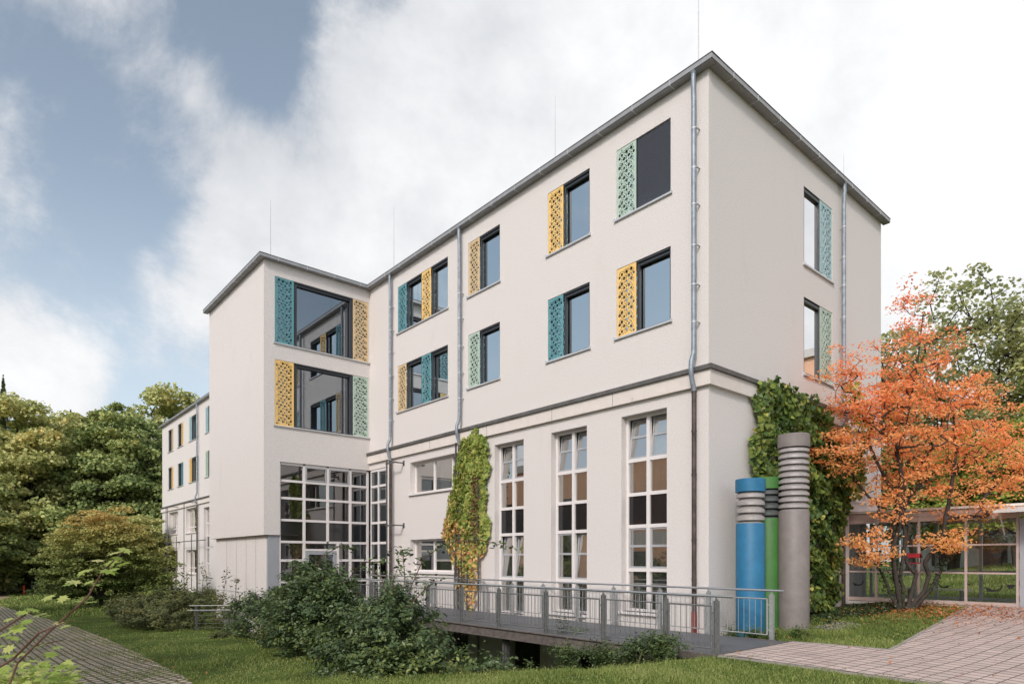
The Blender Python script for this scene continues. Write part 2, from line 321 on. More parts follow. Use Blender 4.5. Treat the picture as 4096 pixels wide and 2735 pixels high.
M['weed'] = leafmat('weed', [(.07, .11, .03), (.11, .16, .04), (.17, .22, .06)], .25, .6, 1, .4)
def groundmat():
    m = bpy.data.materials.new('lawn_soil'); m.use_nodes = True; t = m.node_tree; b = t.nodes['Principled BSDF']; b.inputs['Roughness'].default_value = .95; b.inputs['Specular IOR Level'].default_value = .1
    co = N('ShaderNodeTexCoord', t).outputs['Object']
    n = N('ShaderNodeTexNoise', t); n.inputs['Scale'].default_value = .5; n.inputs['Detail'].default_value = 10; n.inputs['Roughness'].default_value = .7; t.links.new(co, n.inputs['Vector'])
    r = N('ShaderNodeValToRGB', t); t.links.new(n.outputs['Fac'], r.inputs[0]); e = r.color_ramp.elements
    cs = [(.32, (.065, .055, .025)), (.45, (.07, .10, .022)), (.58, (.10, .145, .03)), (.72, (.16, .18, .05))]
    e.new(.5); e.new(.6)
    for i, (p, c) in enumerate(cs): e[i].position = p; e[i].color = (*c, 1)
    n2 = N('ShaderNodeTexNoise', t); n2.inputs['Scale'].default_value = 18; n2.inputs['Detail'].default_value = 6; t.links.new(co, n2.inputs['Vector'])
    mr = N('ShaderNodeMapRange', t); t.links.new(n2.outputs['Fac'], mr.inputs['Value']); mr.inputs['From Min'].default_value = .3; mr.inputs['From Max'].default_value = .7; mr.inputs['To Min'].default_value = .55; mr.inputs['To Max'].default_value = 1.4
    vm = N('ShaderNodeVectorMath', t, operation='SCALE'); t.links.new(r.outputs[0], vm.inputs[0]); t.links.new(mr.outputs[0], vm.inputs['Scale']); t.links.new(vm.outputs[0], b.inputs['Base Color'])
    bp = N('ShaderNodeBump', t); bp.inputs['Strength'].default_value = .8; bp.inputs['Distance'].default_value = .05; t.links.new(n2.outputs['Fac'], bp.inputs['Height']); t.links.new(bp.outputs[0], b.inputs['Normal'])
    return m
M['ground'] = groundmat()

# ------------------------------------------------------------------ ground
def S(t, a, b):
    u = np.clip((np.asarray(t, dtype=float) - a) / (b - a), 0, 1); return u * u * (3 - 2 * u)
def H(x, y):
    x = np.asarray(x, dtype=float); y = np.asarray(y, dtype=float)
    r = .385 * (np.clip(y + .8, 0, 8.5) / 8.5) ** 1.3
    r = r * S(x, -6, -1)
    fl = -1.3 * (1 - np.exp(-np.clip(1.6 - x, 0, 900) / 13.0))
    fl = fl + .5 * S(y, -9, -1) * S(-x, 22, 40) - .45 * S(-x, 40, 75) * S(-y, 0, 6)
    hol = -1.7 * S(y, -6.2, -3.0) * S(-x, -1.0, 2.0) * (1 - S(-x, 14, 20)) * (1 - S(y, .5, 3))
    bank = -.17 * (1 - S(-y, 4.6, 7)) * S(-y, 2.0, 2.6) * S(x, -3, -1) * (1 - S(x, 1.2, 2.0))
    wav = .025 * np.sin(x * 1.3 + y * .7) * np.sin(y * 1.1 - x * .4)
    dig = -.10 * (1 - S(x, 1.5, 2.3)) * S(y, -4.2, -3.3) * (1 - S(y, -.5, .2))
    far = 1.15 * S(y, 10.5, 30) * S(x, -14, -6)
    out_ = r + dig + fl + hol + bank + far + wav * (1 - S(x, .6, 1.6) * S(y, -5, -4)) * S(y, -8.9, -7.6)
    return out_
def hz(x, y): return float(H(x, y))
def axis_pts(lo, hi, fine_lo, fine_hi, step):
    a = list(np.arange(fine_lo, fine_hi + .001, step)); d = step
    v = fine_lo
    while v > lo: d *= 1.25; v -= d; a.insert(0, v)
    d = step; v = fine_hi
    while v < hi: d *= 1.25; v += d; a.append(v)
    return np.array(a)
gx = axis_pts(-900, 900, -30, 14, .35); gy = axis_pts(-900, 900, -16, 12, .35)
GX, GY = np.meshgrid(gx, gy); GZ = H(GX, GY)
nx_, ny_ = len(gx), len(gy)
idx = np.arange(nx_ * ny_).reshape(ny_, nx_)
q = np.stack([idx[:-1, :-1], idx[:-1, 1:], idx[1:, 1:], idx[1:, :-1]], -1).reshape(-1, 4)
g_ = np_mesh('ground', np.stack([GX, GY, GZ], -1).reshape(-1, 3), q.ravel(), np.full(len(q), 4), M['ground'])
for p_ in (): pass
g_.data.shade_smooth(); tag(g_, kind='structure')

def inpoly(px, py, poly):
    ins = np.zeros(np.shape(px), bool); n = len(poly); j = n - 1
    for i in range(n):
        xi, yi = poly[i]; xj, yj = poly[j]
        c = ((yi > py) != (yj > py)) & (px < (xj - xi) * (py - yi) / (yj - yi + 1e-12) + xi); ins ^= c; j = i
    return ins
def drape(name, poly, m, lift, step=.35, thick=0.):
    """a sheet following the ground, clipped to a polygon"""
    verts = []; pts2 = [Vector(p) for p in poly]
    xs = [p[0] for p in poly]; ys = [p[1] for p in poly]
    n = len(poly); bpts = []
    for i in range(n):
        a = Vector(poly[i]); b = Vector(poly[(i + 1) % n]); k = max(1, int((b - a).length / step))
        for t in range(k): bpts.append(a.lerp(b, t / k))
    nb = len(bpts); inner = []
    X, Y = np.meshgrid(np.arange(min(xs) + step / 2, max(xs), step), np.arange(min(ys) + step / 2, max(ys), step))
    ok = inpoly(X, Y, poly)
    for x, y in zip(X[ok], Y[ok]): inner.append(Vector((x, y)))
    vs, es, fs, _, _, _ = geometry.delaunay_2d_cdt(bpts + inner, [(i, (i + 1) % nb) for i in range(nb)], [], 1, 1e-5)
    mb = MB(); mb.v = [(v.x, v.y, hz(v.x, v.y) + lift) for v in vs]; mb.f = [tuple(f) for f in fs]; mb.m = [0] * len(fs)
    o = mb.build(name, m); return tag(o, kind='structure')
PATH = [(2.12, -3.06), (4.6, -3.16), (14, -3.45), (14, 7.62), (3.15, 7.62), (3.60, 2.4), (3.89, -.36), (2.12, -.50)]
drape('path', PATH, M['tile'], .035, .4)
PAVE = [(-1.0, -10.3), (-4.7, -9.8), (-7.5, -9.6), (-10.4, -9.42), (-14, -9.3), (-18, -9.25), (-22.5, -9.35), (-27, -9.6), (-35, -10.3), (-48, -11.6), (-48, -30), (3, -30), (1, -13)]
drape('driveway', PAVE, M['pave'], .02, .6)
DIRT = [(-48, -11.6), (-60, -9.8), (-75, -9.6), (-90, -10.5), (-90, -16), (-48, -30)]
drape('dirt_track', DIRT, mat('dirt', (.30, .23, .13), .95, var=.3, vscale=.4), .03, 2)
kb = MB()
def kerbline(a, b, w_=.06, h=.05):
    a = Vector(a); b = Vector(b); k = max(1, int((b - a).length / .5)); d = (b - a).normalized(); nrm_ = Vector((-d.y, d.x)) * w_ / 2
    for i in range(k):
        p = a.lerp(b, (i + .01) / k); q_ = a.lerp(b, (i + .99) / k); z0 = hz(p.x, p.y); z1 = hz(q_.x, q_.y)
        P = [(p - nrm_, z0), (q_ - nrm_, z1), (q_ + nrm_, z1), (p + nrm_, z0)]
        kb.hexa([(v.x, v.y, z - .05) for v, z in P] + [(v.x, v.y, z + h) for v, z in P])
kerbline((3.86, -.33), (3.57, 2.4)); kerbline((3.57, 2.4), (3.12, 7.5)); kerbline((2.14, -.47), (3.86, -.32), .05, .045)
kerbline((2.12, -3.09), (4.6, -3.19), .05, .03); kerbline((4.6, -3.19), (14, -3.48), .05, .03)
tag(kb.build('kerb', M['kerb']), kind='structure')

# ------------------------------------------------------------------ school building
FM = lambda u, n, z: (u, -n, z)                   # main front, y = 0
FR = lambda u, n, z: (n, u, z)                    # gable side, x = 0
XT = -15.95; YT = -4.37
FT = lambda u, n, z: (XT + n, u, z)               # side of the stair tower
FTF = lambda u, n, z: (u, YT - n, z)              # front of the stair tower
bld = thing('school_building', (0, 0, 0), 'long beige rendered building with coloured perforated window panels and a projecting stair tower', 'building')
def wall(mb, F, u0, u1, z0, z1, ops, depth=.24, mi=0):
    us = sorted({u0, u1} | {v for o in ops for v in o[:2] if u0 <= v <= u1}); zs = sorted({z0, z1} | {v for o in ops for v in o[2:4] if z0 <= v <= z1})
    for i in range(len(us) - 1):
        for j in range(len(zs) - 1):
            a, b, c, d = us[i], us[i + 1], zs[j], zs[j + 1]; mu, mz = (a + b) / 2, (c + d) / 2
            if any(o[0] < mu < o[1] and o[2] < mz < o[3] for o in ops): continue
            mb.face([F(a, 0, c), F(b, 0, c), F(b, 0, d), F(a, 0, d)], mi)
    for o in ops:
        a, b, c, d = o[:4]; e = -(o[4] if len(o) > 4 else depth)
        mb.face([F(a, 0, c), F(a, 0, d), F(a, e, d), F(a, e, c)], mi); mb.face([F(b, 0, d), F(b, 0, c), F(b, e, c), F(b, e, d)], mi)
        mb.face([F(a, 0, d), F(b, 0, d), F(b, e, d), F(a, e, d)], mi); mb.face([F(b, 0, c), F(a, 0, c), F(a, e, c), F(b, e, c)], mi)
UZ = (10.45, 12.25); LZ = (7.38, 9.17)
G, P_, B_ = 'glass', 'panel', 'blind'
main_up = [
 (UZ, [(P_, -2.70, -2.07, 'mint'), (B_, -2.07, -1.03)]), (LZ, [(P_, -2.70, -2.07, 'yellow'), (G, -2.07, -1.03)]),
 (UZ, [(P_, -5.27, -4.65, 'yellow'), (G, -4.65, -3.64)]), (LZ, [(P_, -5.27, -4.65, 'teal'), (G, -4.65, -3.64)]),
 (UZ, [(P_, -9.11, -8.50, 'beige'), (G, -8.50, -7.45)]), (LZ, [(P_, -9.11, -8.50, 'mint'), (G, -8.50, -7.45)]),
 (UZ, [(P_, -13.69, -13.07, 'teal'), (G, -13.07, -12.0), (P_, -12.0, -11.38, 'yellow'), (G, -11.38, -10.30)]),
 (LZ, [(P_, -13.69, -13.07, 'beige'), (G, -13.07, -12.0), (P_, -12.0, -11.38, 'teal'), (G, -11.38, -10.30)]),
 (UZ, [(G, -50.34, -49.28), (P_, -49.28, -48.66, 'beige')]), (LZ, [(G, -50.34, -49.28), (P_, -49.28, -48.66, 'yellow')]),
 (UZ, [(G, -47.25, -46.2), (P_, -46.2, -45.58, 'yellow')]), (LZ, [(G, -47.25, -46.2), (P_, -46.2, -45.58, 'teal')]),
 (UZ, [(P_, -43.89, -43.25, 'paleblue'), (G, -43.25, -42.1), (P_, -42.1, -41.5, 'beige')]), (LZ, [(P_, -43.89, -43.25, 'yellow'), (G, -43.25, -42.1), (P_, -42.1, -41.5, 'teal')]),
 (UZ, [(P_, -39.69, -39.07, 'paleblue'), (G, -39.07, -38.0)]), (LZ, [(P_, -39.69, -39.07, 'mint'), (G, -39.07, -38.0)]),
 (UZ, [(P_, -36.0, -35.4, 'yellow'), (G, -35.4, -34.3)]), (LZ, [(P_, -36.0, -35.4, 'teal'), (G, -35.4, -34.3)]),
 (UZ, [(P_, -29.0, -28.4, 'beige'), (G, -28.4, -27.3)]), (LZ, [(P_, -29.0, -28.4, 'mint'), (G, -28.4, -27.3)])]
tower_w = [((9.83, 12.33), [(P_, -3.96, -3.22, 'teal'), (G, -3.22, -.76), (P_, -.76, -.06, 'beige')]), ((6.72, 9.20), [(P_, -3.96, -3.22, 'yellow'), (G, -3.22, -.76), (P_, -.76, -.06, 'mint')])]
gable_w = [((9.80, 11.95), [(G, 4.71, 5.73), (P_, 5.73, 6.53, 'paleblue')]), ((6.77, 8.90), [(G, 4.71, 5.73), (P_, 5.73, 6.53, 'mint')])]
def ops_of(ws): return [(s[0][1], s[-1][2], z[0], z[1], .24) for z, s in ws]
tall = [(-7.71, -6.32, -.02, 5.30), (-5.13, -3.74, .15, 5.30), (-2.54, -1.14, .33, 5.32), (-40.1, -38.7, .5, 5.3), (-36.2, -34.8, .3, 5.3)]
strips = [(-12.77, -9.4, 4.12, 5.32), (-12.77, -9.4, 1.20, 2.40)]
fars = [(-50.1, -47.3, 3.70, 5.48), (-44.85, -41.9, 3.65, 5.48), (-50.1, -47.3, .62, 2.37), (-44.85, -41.9, .62, 2.38)]
CWZ = 5.36
mb = MB()
lower_ops = [(a, b, c, d, .30) for a, b, c, d in tall + strips + fars] + [(-16.3, -14.55, 0.0, CWZ, .12)]
base_ops = [(-10.3, -9.1, -1.75, -.9, .3), (-7.0, -5.6, -1.75, -.7, .3), (-4.2, -3.0, -1.75, -.7, .3)]
wall(mb, FM, -52.4, 0, -4.0, 12.86, ops_of(main_up) + lower_ops + base_ops)
wall(mb, FR, 0, 7.75, -4.0, 12.86, ops_of(gable_w), )
annex_op = (7.95, 9.0, 3.50, 4.75, .2)
wall(mb, FR, 7.75, 10.31, 3.14, 12.86, [annex_op])
mb.face([(0, 7.75, 3.14), (0, 10.31, 3.14), (-6, 10.31, 3.14), (-6, 7.75, 3.14)])
mb.face([(0, 10.31, 3.14), (-52.4, 10.31, 3.14), (-52.4, 10.31, 12.86), (0, 10.31, 12.86)])
mb.face([(0, 7.75, -4), (-52.4, 7.75, -4), (-52.4, 7.75, 3.3), (0, 7.75, 3.3)])
mb.face([(-52.4, 0, -4), (-52.4, 0, 12.86), (-52.4, 10.31, 12.86), (-52.4, 10.31, -4)])
# tower
wall(mb, FT, YT, 0, CWZ, 12.86, ops_of(tower_w))
wall(mb, FT, YT, -3.76, 2.58, CWZ, [])
wall(mb, FTF, -22.86, XT, 2.58, 12.86, [])
mb.face([(XT, YT, 2.58), (-22.86, YT, 2.58), (-22.86, -3.0, 2.58), (XT, -3.0, 2.58)])
mb.face([(XT, -3.76, 2.58), (XT, -3.76, CWZ), (XT - .3, -3.76, CWZ), (XT - .3, -3.76, 2.58)])
mb.face([(XT, -3.76, CWZ), (XT, 0, CWZ), (XT - .3, 0, CWZ), (XT - .3, -3.76, CWZ)])
mb.face([(-22.86, YT, 2.58), (-22.86, 0, 2.58), (-22.86, 0, 12.86), (-22.86, YT, 12.86)])
w_main = mb.build('wall', M['stucco'], bld)
mb = MB()                                          # set-back foot of the tower
mb.box((-22.4, -4.20, -3), (-16.15, 0.05, 2.572)); 
ft = mb.build('tower_foot', M['stucco'], bld)
mb = MB()
for x in (-20.9, -19.6, -18.4, -17.3): mb.box((x - .012, -4.207, -3), (x + .012, -4.19, 2.57))
mb.box((-22.4, -4.206, .30), (-16.15, -4.19, .325))
mb.build('joint', M['sash'], bld)
mb = MB(); mb.box((-16.149, -4.19, -3), (-16.02, -3.77, 2.57)); mb.build('corner_panel', M['greypanel'], bld)
# interior floors, back walls
mb = MB()
for z in (-.25, 2.95, 6.2, 9.35): mb.box((-52.2, .35, z - .12), (-.3, 7.5, z + .12))
mb.box((-52.2, .35, 12.7), (-.3, 10.2, 12.84))
mb.box((-52.2, 4.6, -3), (-8.0, 4.7, 12.69)); mb.box((-8.0, 4.6, -3), (-3.2, 4.7, 12.69))
for x in (-3.2, -6.3, -9.8, -14.2, -25, -33, -40.6, -46.3): mb.box((x - .05, .35, -3), (x + .05, 4.59, 12.69))
mb.box((-3.15, 7.1, 3.3), (-.3, 7.2, 12.69)); mb.box((-3.15, 9.7, 3.3), (-.3, 9.8, 12.69))
for z in (5.7, 9.35): mb.box((-22.5, -4.1, z - .1), (XT - .4, .3, z + .1))
mb.box((-19.2, -4.1, 0), (-19.1, 4.5, 12.6))
mb.box((-22.6, -4.15, 12.6), (XT - .3, .34, 12.7))
mb.build('interior', M['room'], bld)
mb = MB(); mb.box((-52.4, .01, 12.862), (-.01, 10.3, 12.95)); mb.box((-22.85, YT + .01, 12.862), (XT - .01, 0, 12.95)); mb.build('roof', M['flash'], bld)
# gutter and eaves
mb = MB(); O = .22
def gut(F, u0, u1, s0, s1, c0, c1, dz=0.):
    mb.fbox(F, s0, s1, .002, O - .021, 12.83 + dz, 12.865 + dz, 0)
    mb.fbox(F, u0, u1, O - .02, O, 12.845 + dz, 12.95 + dz, 1)
    mb.fbox(F, c0, c1, -.1, O + .01, 12.952 + dz, 12.972 + dz, 2)
gut(FM, XT + .222, .219, XT + .004, .198, XT + .1, .23); gut(FM, -52.6, -22.86, -52.6, -22.86, -52.6, -22.86); gut(FR, -.199, 10.5, .003, 10.5, -.22, 10.5, -.003)
gut(FT, YT - .2, -.222, YT + .003, -.2, YT - .22, -.1, -.003); gut(FTF, -23.05, XT + .219, -23.05, XT + .198, -23.05, XT + .23)
for u in np.arange(-.9, -15.4, -1.12): mb.fbox(FM, u - .012, u + .012, .0, O + .006, 12.822, 12.951, 3)
for u in np.arange(-24, -52, -1.12): mb.fbox(FM, u - .012, u + .012, .0, O + .006, 12.822, 12.951, 3)
for u in np.arange(.7, 10.3, 1.12): mb.fbox(FR, u - .012, u + .012, .0, O + .006, 12.822, 12.951, 3)
for u in np.arange(-3.9, -.3, 1.12): mb.fbox(FT, u - .012, u + .012, .0, O + .006, 12.822, 12.951, 3)
for u in np.arange(-16.4, -22.9, -.75): mb.fbox(FTF, u - .012, u + .012, .0, O + .006, 12.822, 12.951, 3)
mb.build('gutter', [M['gutter'], M['zinc'], M['flash'], M['ring']], bld)
# cornice
mb = MB()
mb.fbox(FM, XT - .02, .10, .002, .10, 5.62, 5.96, 0); mb.fbox(FM, XT - .02, .16, .002, .16, 5.962, 6.06, 1)
mb.fbox(FM, -52.5, -22.87, .002, .10, 5.62, 5.93, 0); mb.fbox(FM, -52.5, -22.87, .002, .16, 5.932, 6.03, 1)
mb.fbox(FR, .0, 10.31, .002, .10, 5.62, 5.96, 0); mb.fbox(FR, .0, 10.31, .002, .16, 5.962, 6.06, 1)
for u in (-2.75, -5.0, -8.0, -11.3, -14.3): mb.fbox(FM, u - .012, u + .012, .09, .104, 5.63, 5.955, 2)
for u in (2.6, 5.6): mb.fbox(FR, u - .012, u + .012, .09, .104, 5.63, 5.955, 2)
mb.build('cornice', [M['band'], M['flash'], M['sash']], bld)

# perforated panels: real holes
_pc = {}
def panel_mesh(w_, h_, mir):
    key = (round(w_, 2), round(h_, 2), mir)
    if key in _pc: return _pc[key]
    rng = random.Random(5); holes = []
    def try_add(x, z, r):
        if x - r < .035 or x + r > w_ - .035 or z - r < .035 or z + r > h_ - .035: return
        for (a, b, c) in holes:
            if (a - x) ** 2 + (b - z) ** 2 < (c + r + .006) ** 2: return
        holes.append((x, z, r))
    sx = .152; sz = .122; j = 0
    while j * sz < h_ + .3:
        for i in range(-3, 14):
            x = .080 + (i + .5 * (j % 2)) * sx; z = .075 + j * sz - .03 * (i % 3)
            try_add(x, z, .046 if (i + j) % 3 else .038)
        j += 1
    j = 0
    while j * sz < h_ + .3:
        for i in range(-3, 14):
            x = .080 + (i + .5 * (j % 2)) * sx; z = .075 + j * sz - .03 * (i % 3)
            for dx, dz, r in ((.5, .0, .022), (.25, .5, .017), (-.25, .52, .018), (.5, .42, .014), (.0, .62, .016), (.5, -.4, .014)): try_add(x + dx * sx, z + dz * sz, r)
        j += 1
    vs = [Vector((0, 0)), Vector((w_, 0)), Vector((w_, h_)), Vector((0, h_))]; es = [(0, 1), (1, 2), (2, 3), (3, 0)]
    loops = []
    for (x, z, r) in holes:
        n0 = len(vs); k = 10 if r > .03 else 6
        if mir: x = w_ - x
        for a in range(k): vs.append(Vector((x + r * math.cos(6.28318 * a / k), z + r * math.sin(6.28318 * a / k))))
        es += [(n0 + a, n0 + (a + 1) % k) for a in range(k)]; loops.append((n0, k))
    ov, oe, of, _, _, _ = geometry.delaunay_2d_cdt(vs, es, [], 1, 1e-6)
    hx = [(w_ - x if mir else x, z, r) for x, z, r in holes]
    fs = []
    for f in of:
        c = sum((ov[i] for i in f), Vector((0, 0))) / len(f)
        if any((c.x - x) ** 2 + (c.y - z) ** 2 < (r * .93) ** 2 for x, z, r in hx): continue
        fs.append(tuple(f))
    T = .006; nv = len(ov)
    verts = [(v.x, 0, v.y) for v in ov] + [(v.x, T, v.y) for v in ov]
    faces = fs + [tuple(nv + i for i in reversed(f)) for f in fs]
    for n0, k in loops: faces += [(n0 + a, n0 + (a + 1) % k, nv + n0 + (a + 1) % k, nv + n0 + a) for a in range(k)]
    faces += [(0, 1, nv + 1, nv), (1, 2, nv + 2, nv + 1), (2, 3, nv + 3, nv + 2), (3, 0, nv, nv + 3)]
    me = bpy.data.meshes.new('perforated_panel'); me.from_pydata(verts, [], faces); me.update()
    _pc[key] = me; return me
def put_panel(F, side, u0, u1, z0, z1, col, n, parent):
    me = panel_mesh(u1 - u0 - .01, z1 - z0 - .015, side)
    if col not in _pc: _pc[col] = 1
    key = (me.name, col)
    if key not in _pc:
        m2 = me.copy(); m2.materials.append(M[col]); _pc[key] = m2
    o = bpy.data.objects.new('perforated_panel', _pc[key]); COL.objects.link(o); o.parent = parent
    o.location = F(u0 + .005, n, z0 + .008)
    if F in (FR, FT): o.rotation_euler = (0, 0, R(90))
    return o
def win_up(F, zr, segs, side=False, blindhalf=0):
    z0, z1 = zr; a = segs[0][1]; b = segs[-1][2]
    W = bpy.data.objects.new('window', None); COL.objects.link(W); W.parent = bld; W.empty_display_size = .1
    sh = .05 if F is FR else 0.; F0 = F; F = (lambda u, n, z: F0(u, n + (sh if n < -.03 else 0), z)); flip = F0 is FR
    fr = MB(); gl = MB(); bl = MB()
    # one glazed unit behind everything, framed
    fr.fbox(F, a + .003, b - .003, -.2, -.13, z0 + .003, z0 + .06); fr.fbox(F, a + .003, b - .003, -.2, -.13, z1 - .06, z1 - .003)
    fr.fbox(F, a + .003, a + (.02 if flip else .05), -.2, -.13, z0 + .06, z1 - .06); fr.fbox(F, b - .05, b - .003, -.2, -.13, z0 + .06, z1 - .06)
    a_ = a + (.02 if flip else .05); pn = -.127 if flip else -.165; gl.face([F(a_, pn, z0 + .06), F(b - .05, pn, z0 + .06), F(b - .05, pn, z1 - .06), F(a_, pn, z1 - .06)])
    hasbl = False
    for s in segs:
        if s[0] == G:
            l, r = s[1], s[2]; wd = .07 if z1 - z0 < 2.3 else .13
            wl, wr = (.02, .06) if flip else (wd, .045 if z1 - z0 < 2.3 else .12)
            fr.fbox(F, l + .003, l + wl, -.129, -.05, z0 + .003, z1 - .003); fr.fbox(F, r - wr, r - .003, -.129, -.065 if flip else -.031, z0 + .003, z1 - .003)
            wd = wl
            fr.fbox(F, l + wd, r - .045, -.129, -.06, z1 - .13, z1 - .003); fr.fbox(F, l + wd, r - .045, -.129, -.06, z0 + .003, z0 + .055)
            fr.fbox(F, l + .02, r - .05, -.06, -.02, z1 - .05, z1 - .01)
        if s[0] == B_:
            hasbl = True; l, r = s[1], s[2]
            n = int((z1 - z0) / .045)
            for k in range(n):
                za = z0 + .02 + k * (z1 - z0 - .03) / n; zb = za + (z1 - z0 - .03) / n
                bl.face([F(l + .02, -.045, za), F(r - .04, -.045, za), F(r - .04, -.028, (za + zb) / 2), F(l + .02, -.028, (za + zb) / 2)])
                bl.face([F(l + .02, -.028, (za + zb) / 2), F(r - .04, -.028, (za + zb) / 2), F(r - .04, -.045, zb), F(l + .02, -.045, zb)])
            fr.fbox(F, r - .04, r - .003, -.129, -.012, z0 + .003, z1 - .003); fr.fbox(F, l, l + .02, -.129, -.012, z0 + .003, z1 - .003)
    fr.build('frame', M['anthra'], W); gl.build('pane', M['glass_tower'] if F0 is FT else (M['glass_gable'] if F0 is FR else M['glass_up']), W)
    F = F0
    if hasbl: bl.build('roller_blind', M['blind'], W)
    sl = MB(); sl.fbox(F, a - .05, b + .05, -.01, .055, z0 - .045, z0 - .002); sl.fbox(F, a - .055, a - .03, .0, .06, z0 - .05, z0 + .03); sl.fbox(F, b + .03, b + .055, .0, .06, z0 - .05, z0 + .03)
    sl.build('sill', M['alu'], W)
    for s in segs:
        if s[0] == P_: put_panel(F, F in (FM,), s[1], s[2], z0, z1, s[3], -.012 if F in (FM,) else -.012, W)
for z, s in main_up: win_up(FM, z, s)
for z, s in tower_w: win_up(FT, z, s)
for z, s in gable_w: win_up(FR, z, s)

def framebox(mb, F, a, b, z0, z1, w_, n0, n1, mi=0):
    mb.fbox(F, a, b, n0, n1, z0, z0 + w_, mi); mb.fbox(F, a, b, n0, n1, z1 - w_, z1, mi)
    mb.fbox(F, a, a + w_, n0, n1, z0 + w_, z1 - w_, mi); mb.fbox(F, b - w_, b, n0, n1, z0 + w_, z1 - w_, mi)
def curtain(mb, F, a, b, z0, z1, n=-.42, amp=.025, k=9):
    pts = []; N_ = k * 6
    for i in range(N_ + 1):
        u = a + (b - a) * i / N_; pts.append((u, n + amp * math.sin(i / 6 * 2 * math.pi)))
    for i in range(N_):
        mb.face([F(pts[i][0], pts[i][1], z0), F(pts[i + 1][0], pts[i + 1][1], z0), F(pts[i + 1][0], pts[i + 1][1], z1), F(pts[i][0], pts[i][1], z1)])
def tall_window(a, b, z0, z1, tilts=(), curt=()):
    F = FM; W = bpy.data.objects.new('window', None); COL.objects.link(W); W.parent = bld; W.empty_display_size = .1
    fr = MB(); c = (a + b) / 2; t_ = .035
    rows = [z0 + .06, 1.05 if z0 < .1 else (1.06 if z0 < .2 else 1.39), 2.44, 3.26, 4.13, z1]
    if z0 > .3: rows = [z0 + .06, 1.39, 2.50, 3.32, 4.19, z1]
    n0, n1 = -.28, -.20
    fr.fbox(F, a + .002, a + .07, n0, n1, z0 + .002, z1 - .002); fr.fbox(F, b - .07, b - .002, n0, n1, z0 + .002, z1 - .002); fr.fbox(F, c - .05, c + .05, n0, n1 + .01, z0 + .002, z1 - .002)
    for z in rows[1:-1]:
        fr.fbox(F, a + .07, c - .05, n0, n1, z - .045, z + .045); fr.fbox(F, c + .05, b - .07, n0, n1, z - .045, z + .045)
    for l, r in ((a + .07, c - .05), (c + .05, b - .07)):
        fr.fbox(F, l, r, n0, n1, z1 - .07, z1 - .002); fr.fbox(F, l, r, n0, n1, z0 + .002, z0 + .07)
    fr.build('frame', M['white'], W)
    cols = ((a + .07, c - .05), (c + .05, b - .07))
    sp = MB(); cu = MB()
    for i in range(5):
        zl, zh = rows[i] + .045, rows[i + 1] - .045
        if i == 4: zh = z1 - .07
        if i == 0: zl = z0 + .07
        for ci, (l, r) in enumerate(cols):
            if i == 2:
                sp.fbox(F, l, r, -.26, -.235, zl, zh); continue
            if i in (1, 3 + 1):   # opening sash with a middle bar
                tl = .13 if (i, ci) in tilts else 0.
                sa = MB(); zm = zl + (zh - zl) * .55; w_ = .045
                def FT2(u, n, z, tl=tl, zl=zl, zh=zh): return F(u, n - tl * (z - zl) / (zh - zl) * 1.0, z)
                for (u0, u1, za, zb) in ((l + .003, r - .003, zl + .003, zl + w_), (l + .003, r - .003, zh - w_, zh - .003), (l + .003, l + w_, zl + w_, zh - w_), (r - w_, r - .003, zl + w_, zh - w_), (l + w_, r - w_, zm - .03, zm + .03)):
                    sa.fbox(FT2, u0, u1, -.262, -.222, za, zb)
                so = sa.build('sash', M['sash'], W)
                gl = MB(); gl.face([FT2(l + w_, -.245, zl + w_), FT2(r - w_, -.245, zl + w_), FT2(r - w_, -.245, zh - w_), FT2(l + w_, -.245, zh - w_)]); gl.build('pane', M['glass_low'], W)
            else:
                gl = MB(); gl.face([F(l, -.245, zl), F(r, -.245, zl), F(r, -.245, zh), F(l, -.245, zh)]); gl.build('pane', M['glass_low'], W)
            if (i, ci) in curt: curtain(cu, F, l - .05, r + .03, zl, zh + .05, n=-.40)
    sp.build('spandrel', M['spandrel'], W)
    if cu.f: cu.build('curtain', M['curtain'], W)
    sl = MB(); sl.fbox(F, a - .06, b + .03, -.28, .09, z0 - .06, z0 + .0); sl.build('sill', M['white'], W)
tall_window(*tall[0], tilts=((4, 0), (1, 0), (1, 1)), curt=((1, 1), (0, 0), (0, 1), (1, 0)))
tall_window(*tall[1], tilts=((4, 0), (4, 1), (1, 1)), curt=((3, 0), (3, 1), (1, 0), (0, 1), (1, 1), (0, 0)))
tall_window(*tall[2], tilts=((4, 0), (4, 1)), curt=((3, 0), (3, 1), (1, 0), (1, 1), (0, 0), (0, 1), (4, 1)))
tall_window(*tall[3]); tall_window(*tall[4])
